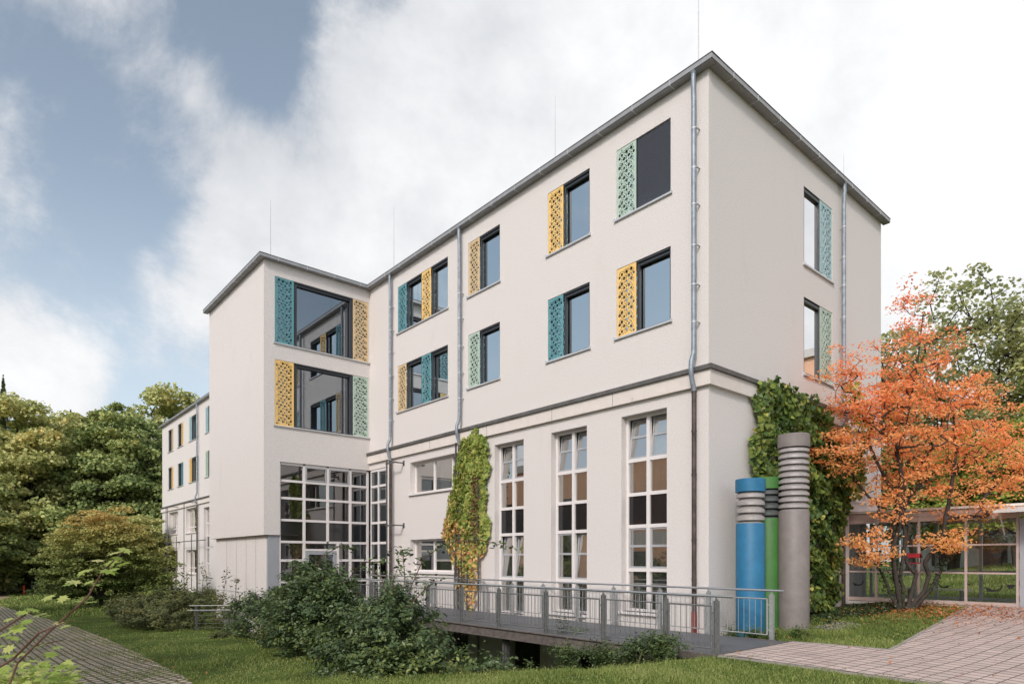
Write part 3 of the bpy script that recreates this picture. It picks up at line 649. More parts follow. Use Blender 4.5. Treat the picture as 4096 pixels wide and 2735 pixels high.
def strip_window(a, b, z0, z1, mulls, curt=(), toprow=None, lowbar=None):
    F = FM; W = bpy.data.objects.new('window', None); COL.objects.link(W); W.parent = bld; W.empty_display_size = .1
    fr = MB(); gl = MB(); cu = MB(); framebox(fr, F, a + .003, b - .003, z0 + .003, z1 - .003, .07, -.28, -.21)
    ed = [a + .07] + list(mulls) + [b - .07]
    for m_ in mulls: fr.fbox(F, m_ - .035, m_ + .035, -.28, -.205, z0 + .07, z1 - .07)
    gl.face([F(a + .07, -.25, z0 + .07), F(b - .07, -.25, z0 + .07), F(b - .07, -.25, z1 - .07), F(a + .07, -.25, z1 - .07)])
    if lowbar: fr.fbox(F, a + .07, b - .07, -.275, -.212, z0 + lowbar - .04, z0 + lowbar + .04)
    for i in curt: curtain(cu, F, ed[i] - .02, ed[i + 1] + .02, z0 + .03, z1, n=-.5, k=12)
    fr.build('frame', M['white'], W); gl.build('pane', M['glass_low'], W)
    if cu.f: cu.build('curtain', M['curtain'], W)
    sl = MB(); sl.fbox(F, a - .06, b + .06, -.28, .08, z0 - .06, z0 - .001); sl.build('sill', M['white'], W)
strip_window(*strips[0], (-11.46, -10.3), curt=(1, 2)); strip_window(*strips[1], (-11.46, -10.3), curt=(1,))
for i, f in enumerate(fars): strip_window(*f, (f[0] + 1.35, f[0] + 1.5) if i % 2 == 0 else (f[0] + 1.3, f[0] + 2.1), curt=(0,), lowbar=.42)
W = bpy.data.objects.new('window', None); COL.objects.link(W); W.parent = bld
fr = MB(); framebox(fr, FR, 7.953, 8.997, 3.503, 4.747, .09, -.18, -.1); fr.build('frame', M['white'], W)
gl = MB(); gl.face([FR(8.04, -.14, 3.59), FR(8.91, -.14, 3.59), FR(8.91, -.14, 4.66), FR(8.04, -.14, 4.66)]); gl.build('pane', M['glass_low'], W)
sl = MB(); sl.fbox(FR, 7.85, 9.1, -.18, .10, 3.42, 3.498); sl.build('sill', M['white'], W)
# basement windows
for (a, b, c, d, _) in base_ops:
    gl = MB(); gl.fbox(FM, a, b, -.29, -.25, c, d); o = gl.build('basement_window', M['spandrel'], bld)

# glazed stair wall in the corner
CW = bpy.data.objects.new('glazed_wall', None); COL.objects.link(CW); CW.parent = bld
fr = MB(); gl = MB(); sp = MB(); n0, n1 = -.16, -.06
cols = [-3.76, -2.79, -1.82, -.845, -.06]
rws = [5.31, 4.66, 4.0, 3.16, 2.33, 1.62, .80, 0.0]
for i, y in enumerate(cols):
    w_ = .05 if 0 < i < 4 else .045
    fr.fbox(FT, y - w_ + (.05 if i == 0 else 0), y + w_, n0, n1, 2.375 if i == 2 else -.05, 5.30)
fr.fbox(FT, -1.45, -1.34, n0, n1, -.05, 2.285)
for z in rws:
    for i in range(4):
        if z < 2.3 and i in (1,): continue
        l, r = cols[i] + .05, cols[i + 1] - .05
        if i == 2 and z < 2.3: l = -1.34
        fr.fbox(FT, l, r, n0, n1 - .002, z - .045, z + .045)
fr.fbox(FT, cols[1] + .05, -1.45, n0, n1 - .002, 1.99, 2.07)
gl.face([FT(-3.72, -.11, 0), FT(-.05, -.11, 0), FT(-.05, -.11, 5.3), FT(-3.72, -.11, 5.3)])
for i in range(4): sp.fbox(FT, cols[i] + .05, cols[i + 1] - .05, -.15, -.108, 2.38, 3.115)
# opening lights in the top row
for (l, r) in ((-2.74, -1.87), (-1.77, -.895)): pass
# part on the main front
fc = [-15.94, -15.29, -14.58]
for i, x in enumerate(fc):
    fr.fbox(FM, x - .045 + (.05 if i == 0 else 0), x + (.045 if i < 2 else .02), -.11, -.03, -.05, 5.34)
for z in rws:
    fr.fbox(FM, fc[0] + .05, fc[1] - .045, -.11, -.032, z - .045, z + .045)
    fr.fbox(FM, fc[1] + .045, fc[2] - .045, -.11, -.032, z - .045, z + .045)
gl.build('pane', M['glass_dark'], CW); gl = MB(); gl.face([FM(-15.9, -.07, 0), FM(-14.6, -.07, 0), FM(-14.6, -.07, 5.3), FM(-15.9, -.07, 5.3)])
sp.fbox(FM, fc[0] + .05, fc[1] - .045, -.105, -.066, 2.38, 3.115); sp.fbox(FM, fc[1] + .045, fc[2] - .045, -.105, -.066, 2.38, 3.115)
fr.build('frame', M['white'], CW); gl.build('pane', M['glass_dark'], CW); sp.build('spandrel', M['spandrel'], CW)
sa = MB()
for (l, r) in ((-2.73, -1.88), (-1.76, -.90)): framebox(sa, FT, l, r, 4.71, 5.26, .045, -.13, -.045)
framebox(sa, FM, -15.24, -14.63, 4.05, 5.26, .04, -.10, -.025)
sa.build('sash', M['sash'], CW)
door = MB(); framebox(door, FT, -2.73, -1.46, .02, 1.98, .13, -.15, -.05); do = door.build('door', M['greypanel'], bld)
dg = MB(); dg.fbox(FT, -1.68, -1.64, -.05, .02, .9, 1.3); dg.build('handle', M['stainless'], do)
mb = MB(); mb.box((-16.9, -3.7, 1.0), (-16.8, -.5, 1.06)); mb.box((-18.5, -3.9, -.2), (-16.2, .3, -.05)); mb.box((-18.5, -3.9, 2.7), (-16.2, .3, 2.85)); 
for y in (-3.2, -2.2, -1.2): mb.box((-17.6, y, 2.9), (-17.5, y + .12, 5.3))
mb.build('stair_landing', M['room'], bld)

# downpipes
def downpipe(F, u, ztop, rings, lower_u=None, red=False, lower=True, zb=-.1):
    n = .14; D = bpy.data.objects.new('downpipe', None); COL.objects.link(D); D.parent = bld
    up = MB(); up.tube([F(u, .15, 12.80), F(u, .16, 12.60), F(u, .15, 12.45), F(u, n, 12.15), F(u, n, 11), F(u, n, 8), F(u, n, 6.55), F(u, n + .01, 6.38), F(u, .24, 6.18), F(u, .25, 6.02), F(u, .24, 5.85), F(u, .15, 5.62), F(u, .13, 5.5)], .056, 14, cap=False)
    up.tube([F(u, .15, 12.84), F(u, .15, 12.78)], [.085, .06], 14)
    up.build('upper_pipe', M['galv'], D, smooth=True)
    for z in rings:
        rg = MB(); rg.tube([F(u, n, z - .015), F(u, n, z + .015)], .061, 14); rg.fbox(F, u + .05, u + .085, 0, n, z - .01, z + .004); rg.build('pipe_clamp', M['ring'], D)
    if lower:
        lo = MB(); lo.tube([F(u, .13, 5.52), F(u, .13, 3), F(u, .13, .46 if red else zb)], .054, 14, cap=False)
        for z in (5.5, 4.6, 3.6, 2.1, 1.2): lo.tube([F(u, .13, z - .02), F(u, .13, z + .02)], .062, 14)
        lo.build('lower_pipe', M['brownpipe'], D, smooth=True)
    if red:
        rr = MB(); rr.tube([F(u, .13, .46), F(u, .13, -.05)], .062, 14); rr.build('pipe_foot', M['redpipe'], D, smooth=True)
RG = [11.54, 10.64, 9.8, 8.86, 7.96, 7.1]
downpipe(FM, -.30, 0, RG, red=True); downpipe(FM, -9.43, 0, RG[1:], zb=-1.7); downpipe(FM, -14.03, 0, RG, zb=-1.7)
downpipe(FM, -41.3, 0, RG, zb=-.8); downpipe(FR, 7.01, 0, RG, lower=True)
mb = MB(); mb.tube([(-22.62, -.4, 2.5), (-22.62, -.4, -1)], .07, 10); mb.build('corner_pipe', M['brownpipe'], bld)
def ptd(u, v, d): p = CAM + (FW + RT * u + Vector((0, 0, v))) * d; return p
for (x, y, zt, r_) in ((-.85, .9, 17.2, .014), (-7.4, 2.4, 17.4, .013), (-16.9, 1.7, 17.4, .013), (-18.05, -3.35, 16.3, .012), (-24.6, -3.0, 16.6, .012), (-.9, 9.6, 15.3, .010)):
    if x == -24.6: x, y = -24.9, .6
    mb = MB(); mb.tube([(x, y, 12.9), (x, y, (zt + 12.9) / 2), (x, y, zt)], [r_, r_ * .8, r_ * .4], 6); mb.tube([(x, y, 12.92), (x, y, 13.05)], .09, 8); mb.build('lightning_rod', M['zinc'], bld)

# ------------------------------------------------------------------ steel trellises on the facade
def trellis(label, rods, bars, plates, nn=.45):
    t = thing('climbing_trellis', (rods[0][0], -nn, rods[0][1]), label, 'trellis', 'steel trellises on the facade')
    for (u, z0, z1) in rods:
        mb = MB(); mb.fbox(FM, u - .025, u - .008, nn - .02, nn + .02, z0, z1); mb.fbox(FM, u + .008, u + .025, nn - .02, nn + .02, z0, z1); mb.build('upright', M['darksteel'], t)
    for (u0, u1, z) in bars:
        mb = MB(); mb.fbox(FM, u0, u1, nn - .045, nn - .022, z - .03, z + .03); mb.build('crossbar', M['darksteel'], t)
    for (u, z) in plates:
        mb = MB(); mb.fbox(FM, u - .03, u + .03, .012, nn, z - .022, z + .022); mb.fbox(FM, u - .06, u + .06, .001, .012, z - .1, z + .1); mb.build('bracket', M['darksteel'], t)
trellis('thin steel trellis beside the dark downpipe left of the strip windows', [(-13.75, -.5, 5.5)], [(-13.9, -13.2, 5.36), (-13.9, -13.2, 2.96)], [(-13.24, 5.36), (-13.24, 2.96)])
trellis('steel trellis carrying the green and yellow leafy vine', [(-9.6, -1.8, 5.62), (-8.95, -1.8, 3.3), (-8.35, -1.8, 5.55)], [(-9.7, -8.2, 5.2), (-9.7, -8.2, 2.9)], [(-8.2, 5.2), (-8.2, 2.9)], nn=.16)
trellis('steel trellis at the far left end of the building', [(-50.6, -.5, 3.3), (-49.95, -.5, 3.3), (-48.3, -.5, 5.8), (-47.8, -.5, 5.8)], [(-50.8, -46.6, 2.97), (-48.4, -46.7, 5.75)], [(-46.6, 2.97), (-46.7, 5.75)], nn=.6)
trellis('steel trellis on the distant wing nearest the stair tower', [(-45.1, -.5, 3.4), (-42.9, -.5, 5.8), (-40.9, -.5, 3.4)], [(-45.3, -37.5, 2.97), (-43, -41.6, 5.75)], [(-41.6, 5.75)], nn=.6)

# ------------------------------------------------------------------ three ventilation pipes
def vent(label, x, y, r, H_, htop, nrib, rib_z0, mbody, mrib, mtop):
    z = hz(x, y) - .05; t = thing('ventilation_pipe', (x, y, z), label, 'ventilation pipe', 'ventilation pipes at the building corner')
    mb = MB(); mb.lathe((x, y, z), [(r, 0), (r, rib_z0 - .02), (r - .01, rib_z0)], 56); mb.build('tube', mbody, t, smooth=True)
    mb = MB(); ztop = H_ - htop; step = (ztop - rib_z0 - .03) / nrib; prof = [(r - .06, 0)]
    prof = [(r - .02, rib_z0 + .001), (r - .09, rib_z0 + .05)]
    for k in range(nrib):
        zz = rib_z0 + .03 + step * k
        prof += [(r - .09, zz + .20 * step), (r - .002, zz + .20 * step + .004), (r - .002, zz + .66 * step), (r - .02, zz + .70 * step), (r - .09, zz + 1.15 * step)]
    prof += [(r - .10, ztop + .01)]
    mb.lathe((x, y, z), prof, 48); mb.build('louvre_rings', mrib, t, smooth=True)
    mb = MB(); mb.lathe((x, y, z), [(r - .02, ztop), (r + .012, ztop), (r + .012, H_ - .01), (r - .0, H_), (r - .03, H_), (r - .03, H_ - .04)], 56); mb.build('cap', mtop, t, smooth=True)
vent('blue ventilation pipe with four pale louvre rings, nearest the building corner', .65, .66, .312, 3.62, .29, 4, 2.62, M['blue'], M['rib'], M['blue'])
vent('green ventilation pipe standing between the blue and the tall grey pipe', .58, 1.60, .325, 3.68, .27, 4, 2.72, M['green'], M['ribdark'], M['green'])
vent('tallest ventilation pipe, taupe grey with ten louvre rings', 1.17, 1.66, .335, 4.53, .30, 10, 2.78, M['taupe'], M['rib'], M['taupe'])

# ------------------------------------------------------------------ footbridge
fb = thing('footbridge', (2.1, -1.6, 0), 'grey steel footbridge with grating deck and bar railings running along the facade', 'footbridge')
mb = MB()
mb.box((-15.9, -2.93, -.035), (2.1, -.3, -.004)); mb.build('deck', M['grating'], fb)
mb = MB()
for y in (-2.98, -.3):
    mb.box((-15.9, y - .05, -.03), (1.0, y + .05, -.012)); mb.box((-15.9, y - .006, -.23), (1.0, y + .006, -.03)); mb.box((-15.9, y - .05, -.25), (1.0, y + .05, -.231))
    mb.box((1.0, y - .03, -.12), (2.35, y + .03, .004))
for x in np.arange(-15, 1, 1.6): mb.box((x, -2.9, -.16), (x + .06, -.36, -.04))
mb.build('girder', M['rust'], fb)
for x in (-3.9, -9.2, -14.4):
    for y in (-2.75, -.5): mb = MB(); mb.box((x - .08, y - .05, -2.9), (x + .08, y + .05, -.17)); mb.box((x - .03, y - .09, -2.9), (x + .03, y + .09, -.17)); mb.build('leg', M['darksteel'], fb)
def railing(y, posts, xend, ydir, xl):
    sm = M['steel'] if ydir < 0 else M['steel2']
    rl = MB(); z = 1.015; pts = [(x, y, z) for x in np.linspace(xl, xend, 12)]; rl.tube(pts, .024, 10); rl.build('handrail', M['stainless'], fb, smooth=True)
    ps = sorted(posts); yo = y
    for x in ps:
        mb = MB(); wv = .045
        mb.box((x - wv, y - .012, -.22 if ydir < 0 else -.05), (x - wv + .014, y + .05, .93)); mb.box((x + wv - .014, y - .012, -.22 if ydir < 0 else -.05), (x + wv, y + .05, .93))
        mb.box((x - wv + .015, y + .012, -.2 if ydir < 0 else 0), (x + wv - .015, y + .03, .96)); mb.tube([(x, y + .02, .95), (x, y, 1.0)], .010, 6)
        mb.build('post', sm, fb)
    for a, b in zip(ps[:-1], ps[1:]):
        l, r = a + .09, b - .09; mb = MB(); zt, zb = .84, .10
        mb.tube([(l, y, zt), (r, y, zt)], .016, 6); mb.tube([(l, y, zb), (r, y, zb)], .014, 6); mb.tube([(l, y, zb), (l, y, zt)], .016, 6); mb.tube([(r, y, zb), (r, y, zt)], .016, 6)
        k = max(2, round((r - l) / .125))
        for i in range(1, k): x = l + (r - l) * i / k; mb.tube([(x, y, zb), (x, y, zt)], .0065, 5, cap=False)
        for zz in (.2, .72):
            mb.box((a + .045, y - .01, zz - .012), (l, y + .01, zz + .012)); mb.box((r, y - .01, zz - .012), (b - .045, y + .01, zz + .012))
        mb.build('railing_panel', sm, fb)
railing(-2.93, [1.98, .92, -.61, -2.31, -3.97, -5.5, -7.1, -8.75, -10.4, -12.0, -13.6, -15.2], 2.32, -1, -15.6)
railing(-.27, [1.62, .15, -1.16, -2.59, -3.86, -5.2, -6.55, -7.94], 1.88, 1, -8.2)
railing(-.20, [-9.5, -11.0, -12.7, -14.3, -15.6], -9.2, 1, -15.7)
mb = MB(); mb.tube([(-9.2, -.2, 1.0), (-8.2, -.27, 1.0)], .02, 8); mb.box((-9.3, -.35, .93), (-8.0, -.18, .95)); mb.build('handrail', M['steel'], fb)
mb = MB(); mb.box((2.06, -3.04, -.10), (2.11, -.25, .03)); mb.build('edge_plate', M['darksteel'], fb)

# ramp railing far left of the bushes
rr = thing('ramp_railing', (-17.9, -6.27, -1.1), 'short galvanised railing with horizontal wires half hidden by shrubs', 'railing')
A0 = Vector((-17.9, -6.27, 0)); A1 = Vector((-15.2, -3.3, 0)); dz_ = Vector((0, 0, 1))
for k, t in enumerate((0.02, .33, .66, 1)):
    p = A0.lerp(A1, t); mb = MB(); mb.box((p.x - .035, p.y - .035, -1.3), (p.x + .035, p.y + .035, -.12)); mb.build('post', M['darksteel'], rr)
for off, z in ((0, -.08), (.3, -.24)):
    o_ = Vector((.1, -.1, 0)) * off * 3; mb = MB(); mb.tube([A0 + o_ + dz_ * z - Vector((.12, .13, 0)), A0.lerp(A1, .5) + o_ + dz_ * (z + .02), A1 + o_ + dz_ * (z + .03)], .015, 8); mb.build('handrail', M['steel2'], rr, smooth=True)
mb = MB()
for z in (-.3, -.45, -.6, -.75, -.9): mb.tube([A0 + dz_ * z, A1 + dz_ * z], .006, 5)
mb.build('wires', M['steel'], rr)

# ------------------------------------------------------------------ glass corridor
YC = 7.72
gc = thing('glass_corridor', (2, YC, .4), 'low glazed walkway with pinkish metal frame and black bird stickers behind the orange tree', 'glass corridor')
FC = lambda u, n, z: (u, YC - n, z)
fr = MB(); posts = [-.04, .77, 1.89, 3.01, 4.13]; ZB, ZT = .42, 3.10
for x in posts + [5.3, 6.6, 7.9, 9.2, 10.5, 11.8]: fr.fbox(FC, x - .028, x + .028, -.06, .02, ZB - .1, 3.03)
ext = [-.04, .77, 1.89, 3.01, 4.13]
for a, b in zip(ext[:-1], ext[1:]):
    for z, h in ((.47, .05), (1.29, .022), (2.05, .022), (2.76, .03)): fr.fbox(FC, a + .028, b - .028, -.05, .012, z - h, z + h)
fr.fbox(FC, 5.3, 11.8, -.05, .012, .42, .52); fr.fbox(FC, 5.3, 11.8, -.05, .012, 2.73, 2.79)
fr.build('frame', M['pinkmetal'], gc)
fa = MB(); fa.fbox(FC, -.3, 12, -.045, .004, 2.79, 3.02); fa.fbox(FC, -.3, 12, .004, .02, 2.86, 2.875); fa.build('fascia', M['pinkmetal'], gc)
rf = MB(); rf.box((-.3, YC - .06, 3.035), (12, YC + 2.7, 3.10)); rf.build('roof', M['band'], gc)
gl = MB(); gl.face([FC(-.3, -.02, ZB), FC(12, -.02, ZB), FC(12, -.02, 2.8), FC(-.3, -.02, 2.8)]); gl.build('pane', M['glass_corr'], gc)
rb = MB(); YB = YC + 2.6
for x in (-.3, .5, 1.0, 1.6, 2.75, 4.0, 5.2, 6.5, 8, 9.5, 11): rb.box((x - .04, YB - .04, .3), (x + .04, YB + .04, 3.03))
for z in (.47, 1.29, 2.8): rb.box((-.3, YB - .03, z - .035), (12, YB + .03, z + .035))
rb.build('rear_frame', M['sash'], gc)
gl = MB(); gl.face([(-.3, YB, .4), (12, YB, .4), (12, YB, 2.8), (-.3, YB, 2.8)]); gl.build('rear_pane', M['glass_corr'], gc)
mb = MB(); mb.box((-.6, YC - .02, .12), (12, YB + .04, .40)); mb.build('floor', M['concrete'], gc)
mb = MB(); mb.box((-.5, YC + .1, .41), (-.42, YB - .1, 3.0)); 
for y in np.arange(YC + .2, YB - .2, .12): mb.box((-.419, y, .42), (-.40, y + .05, 2.9))
mb.build('end_wall', M['greypanel'], gc)
dr = MB(); dr.fbox(FC, 4.17, 5.26, -.05, .03, .42, 2.70); dob = dr.build('door', M['greypanel'], gc)
hg = MB()
for z in (.6, 1.0, 1.7, 2.4, 2.6): hg.tube([FC(4.19, .045, z), FC(4.19, .045, z + .12)], .014, 6)
hg.build('hinge', M['sash'], dob)
cn = MB()
cn.hexa([(3.83, YC - 1.0, 2.82), (5.6, YC - 1.0, 2.82), (5.6, YC - .02, 2.95), (3.83, YC - .02, 2.95), (3.83, YC - 1.0, 2.87), (5.6, YC - 1.0, 2.87), (5.6, YC - .02, 3.02), (3.83, YC - .02, 3.02)])
for x in (3.86, 5.5): cn.tube([(x, YC - .02, 2.3), (x, YC - .55, 2.86)], .02, 6)
cn.build('door_canopy', M['concrete'], gc)
BIRDS = {'gull': [(-.13, .02), (-.06, .055), (0, .01), (.07, .06), (.14, .045), (.06, .015), (.02, -.03), (.05, -.06), (.0, -.045), (-.03, -.02), (-.08, .02)],
 'goose': [(-.15, .045), (-.125, .05), (-.10, -.01), (-.04, -.045), (.02, -.04), (.08, -.015), (.15, .0), (.10, -.055), (.12, -.08), (.02, -.085), (-.07, -.075), (-.12, -.03)],
 'crow': [(-.13, -.06), (-.10, -.015), (-.03, .0), (.02, .06), (.12, .10), (.10, .02), (.05, -.03), (.0, -.06), (-.05, -.05), (-.09, -.07)],
 'rook': [(-.10, .06), (-.05, .055), (.02, .05), (.11, .06), (.09, .02), (.12, -.01), (.07, -.02), (.06, -.07), (.02, -.04), (-.01, -.08), (-.03, -.02), (-.06, .01)]}
def sticker(kind, x, z, s=1., fl=1):
    pts = BIRDS[kind]; mb = MB(); n = len(pts); n0 = 0
    fpts = [FC(x + p[0] * s * fl, -.012, z + p[1] * s) for p in pts]; bpts = [FC(x + p[0] * s * fl, -.016, z + p[1] * s) for p in pts]
    mb.v = fpts + bpts; mb.f = [tuple(range(n)), tuple(reversed(range(n, 2 * n)))] + [(i, (i + 1) % n, n + (i + 1) % n, n + i) for i in range(n)]; mb.m = [0] * len(mb.f)
    mb.build('bird_sticker', M['black'], gc)
for a in (('gull', .32, 2.30, 1, 1), ('gull', .30, 1.78, 1, -1), ('goose', .25, .95, 1.1, -1), ('gull', 1.35, 2.3, .9, 1), ('gull', 1.0, 1.75, .8, 1), ('gull', 2.05, 2.3, 1, -1), ('crow', 2.4, 2.4, 1, 1), ('gull', 2.5, 1.80, 1.2, 1),
          ('goose', 2.5, .95, 1, 1), ('crow', 3.62, 2.36, 1.1, 1), ('crow', 4.02, 2.36, .9, -1), ('rook', 3.66, 1.76, 1.2, 1), ('gull', 3.08, .98, .6, 1), ('goose', 3.62, .92, 1.4, -1), ('rook', 4.0, .95, 1, -1), ('gull', 3.1, 2.33, .8, 1)): sticker(*a)
bn = thing('bench', (1.9, YC + 1.6, .4), 'pale low bench standing inside the glazed walkway', 'bench')
mb = MB(); mb.box((.9, YC + 1.45, .74), (2.75, YC + 1.75, .78)); mb.build('seat', M['concrete'], bn)
for x in (1.15, 2.5): mb = MB(); mb.box((x - .02, YC + 1.5, .41), (x + .02, YC + 1.7, .739)); mb.box((x - .15, YC + 1.56, .401), (x + .15, YC + 1.64, .42)); mb.build('leg', M['steel'], bn)

# ------------------------------------------------------------------ small things
fd = thing('bird_feeder', (2.10, 6.55, 1.6), 'small red bird house hanging among the stems of the orange tree', 'bird feeder')
mb = MB(); c = Vector((2.10, 6.55, 1.6))
mb.hexa([c + Vector(v) for v in ((-.19, -.13, .10), (.19, -.13, .10), (.19, 0, .20), (-.19, 0, .20), (-.19, -.13, .12), (.19, -.13, .12), (.19, 0, .22), (-.19, 0, .22))])
mb.hexa([c + Vector(v) for v in ((-.19, .001, .20), (.19, .001, .20), (.19, .13, .10), (-.19, .13, .10), (-.19, .001, .22), (.19, .001, .22), (.19, .13, .12), (-.19, .13, .12))]); mb.build('roof', M['red'], fd)
mb = MB(); mb.box(c + Vector((-.17, -.11, -.06)), c + Vector((.17, .11, -.03))); mb.build('tray', M['red'], fd)
mb = MB()
for dx in (-.15, 0, .15):
    for dy in (-.09, .09): mb.box(c + Vector((dx - .01, dy - .01, -.03)), c + Vector((dx + .01, dy + .01, .13)))
mb.build('uprights', M['black'], fd)
mb = MB(); mb.tube([c + Vector((0, 0, .22)), c + Vector((-.05, .1, .9))], .004, 5); mb.build('cord', M['black'], fd)
rp = MB(); zg = hz(-67.3, -8.5); rp.tube([(-67.3, -8.5, zg), (-67.3, -8.5, zg + .85)], .09, 10); rp.tube([(-67.3, -8.5, zg + .85), (-67.3, -8.5, zg + .93)], [.09, .03], 10)
tag(rp.build('marker_post', M['redpost']), 'short orange red marker post on the lawn before the forest', 'post')

# ------------------------------------------------------------------ brick blocks out of view, added so the panes have something to reflect
def far_building(label, x0, y0, x1, y1, h, face):
    b = thing('added_brick_building', (x0, y0, -1), label, 'building'); mb = MB(); mb.box((x0, y0, -2), (x1, y1, h)); mb.build('wall', M['brick'], b)
    mb = MB(); mb.box((x0 - .3, y0 - .3, h + .01), (x1 + .3, y1 + .3, h + .6)); mb.build('roof', M['concrete'], b)
    mb = MB(); mb.box((x0 - .05, y0 - .05, 2.6), (x1 + .05, y1 + .05, 3.5)); mb.build('band', M['concrete'], b)
    n = int((x1 - x0) / 3.4)
    for z in ((.6, 2.2), (4.4, 6.2), (7.2, 8.8)):
        if z[1] > h: continue
        for i in range(n):
            x = x0 + 1.2 + i * 3.4; wv = MB(); yy = y1 if face > 0 else y0
            wv.box((x, yy - .02 if face > 0 else yy + .02, z[0]), (x + 1.3, yy + .06 * face, z[1])); wv.build('window', M['spandrel'], b)
far_building('two storey red brick block added behind the viewer for the lower panes to mirror', -34, -34, 2, -21, 8.6, 1)
far_building('red brick block added out of view to the right for the gable panes to mirror', 6, 36, 34, 48, 17.0, -1)

# ------------------------------------------------------------------ plants
def unit(v): return v / (np.linalg.norm(v, axis=-1, keepdims=True) + 1e-9)
SH = {
 'rhomb': ([(0, -.5, 0), (.28, 0, .05), (0, .5, 0), (-.28, 0, .05)], [(0, 1, 2), (0, 2, 3)]),
 'oval': ([(0, -.5, 0), (.24, -.18, .04), (.2, .2, .03), (0, .52, -.05), (-.2, .2, .03), (-.24, -.18, .04)], [(0, 1, 2, 3), (0, 3, 4, 5)]),
 'clump': ([(0, -.5, 0), (.42, -.1, .1), (.2, .45, -.05), (-.25, .4, .08), (-.45, -.05, -.05)], [(0, 1, 2), (0, 2, 3), (0, 3, 4)]),
 'heart': ([(0, .38, -.02), (.2, .5, .02), (.42, .36, .05), (.44, .08, .03), (.26, -.25, 0), (0, -.55, -.07), (-.26, -.25, 0), (-.44, .08, .03), (-.42, .36, .05), (-.2, .5, .02)], [(0, 5, 4, 3), (0, 3, 2, 1), (0, 9, 8, 7), (0, 7, 6, 5)]),
 'lobed': ([(0, -.5, 0), (.14, -.28, .02), (.42, -.38, -.02), (.34, -.12, .02), (.56, .08, -.05), (.3, .1, .02), (.28, .3, .02), (.1, .22, .02), (0, .58, -.06), (-.1, .22, .02), (-.28, .3, .02), (-.3, .1, .02), (-.56, .08, -.05), (-.34, -.12, .02), (-.42, -.38, -.02), (-.14, -.28, .02)],
           [(0, 1, 7, 8), (1, 2, 3), (1, 3, 5, 7), (3, 4, 5), (5, 6, 7), (0, 8, 9, 15), (15, 13, 14), (15, 9, 11, 13), (13, 11, 12), (11, 9, 10)]),
}
def leaves(name, P, Nn, size, shape, m, parent, seed=0, updir=None):
    """one mesh of leaf shapes at points P, with normals Nn"""
    rng = np.random.default_rng(seed); P = np.asarray(P, float); n = len(P); tv, tf = SH[shape]; tv = np.array(tv); k = len(tv)
    Nn = unit(np.asarray(Nn, float)); a = rng.normal(size=(n, 3)) if updir is None else np.tile(np.array(updir, float), (n, 1)) + rng.normal(size=(n, 3)) * .45
    T = unit(a - Nn * np.sum(a * Nn, 1, keepdims=True)); Bt = np.cross(Nn, T); s = (np.ones(n) * size)[:, None, None] if np.ndim(size) == 0 else size[:, None, None]
    V = P[:, None, :] + s * (tv[None, :, 0:1] * Bt[:, None, :] + tv[None, :, 1:2] * T[:, None, :] + tv[None, :, 2:3] * Nn[:, None, :])
    ff = np.concatenate([np.array(f) for f in tf]); cnt = np.array([len(f) for f in tf])
    F_ = (np.arange(n)[:, None] * k + ff[None, :]).ravel()
    return np_mesh(name, V.reshape(-1, 3), F_, np.tile(cnt, n), m, parent)
def skeleton(stems, tips, seg=.5, jit=.12, rng=None, uppen=.6):
    """stems: polylines; every tip is joined to the nearest limb"""
    pos = []; par = []
    for st in stems:
        prev = -1
        for i, p in enumerate(st):
            pos.append(p); par.append(prev); prev = len(pos) - 1
    NS = len(pos)
    pos = [np.array(p, float) for p in pos]
    base = pos[0]; order = np.argsort(np.linalg.norm(np.asarray(tips) - base, axis=1))
    arr = np.zeros((NS + len(tips) * 12, 3)); arr[:NS] = pos; cnt = NS; ends = []
    for ti in order:
        t = np.asarray(tips[ti]); d = t - arr[:cnt]; dist = np.linalg.norm(d, axis=1) + uppen * np.maximum(0, -d[:, 2]) * 1.5 + np.where(np.arange(cnt) < 1, 5, 0)
        j = int(np.argmin(dist)); L_ = np.linalg.norm(t - arr[j]); k = max(1, min(9, int(L_ / seg) + 1)); p0 = arr[j].copy(); prev = j
        for s_ in range(1, k + 1):
            f = s_ / k; p = p0 + (t - p0) * f; p[2] += -.12 * L_ * math.sin(math.pi * f) * .8
            if s_ < k: p = p + rng.normal(size=3) * jit * seg
            arr[cnt] = p; par.append(prev); prev = cnt; cnt += 1
        ends.append(prev)
    return arr[:cnt], np.array(par), ends
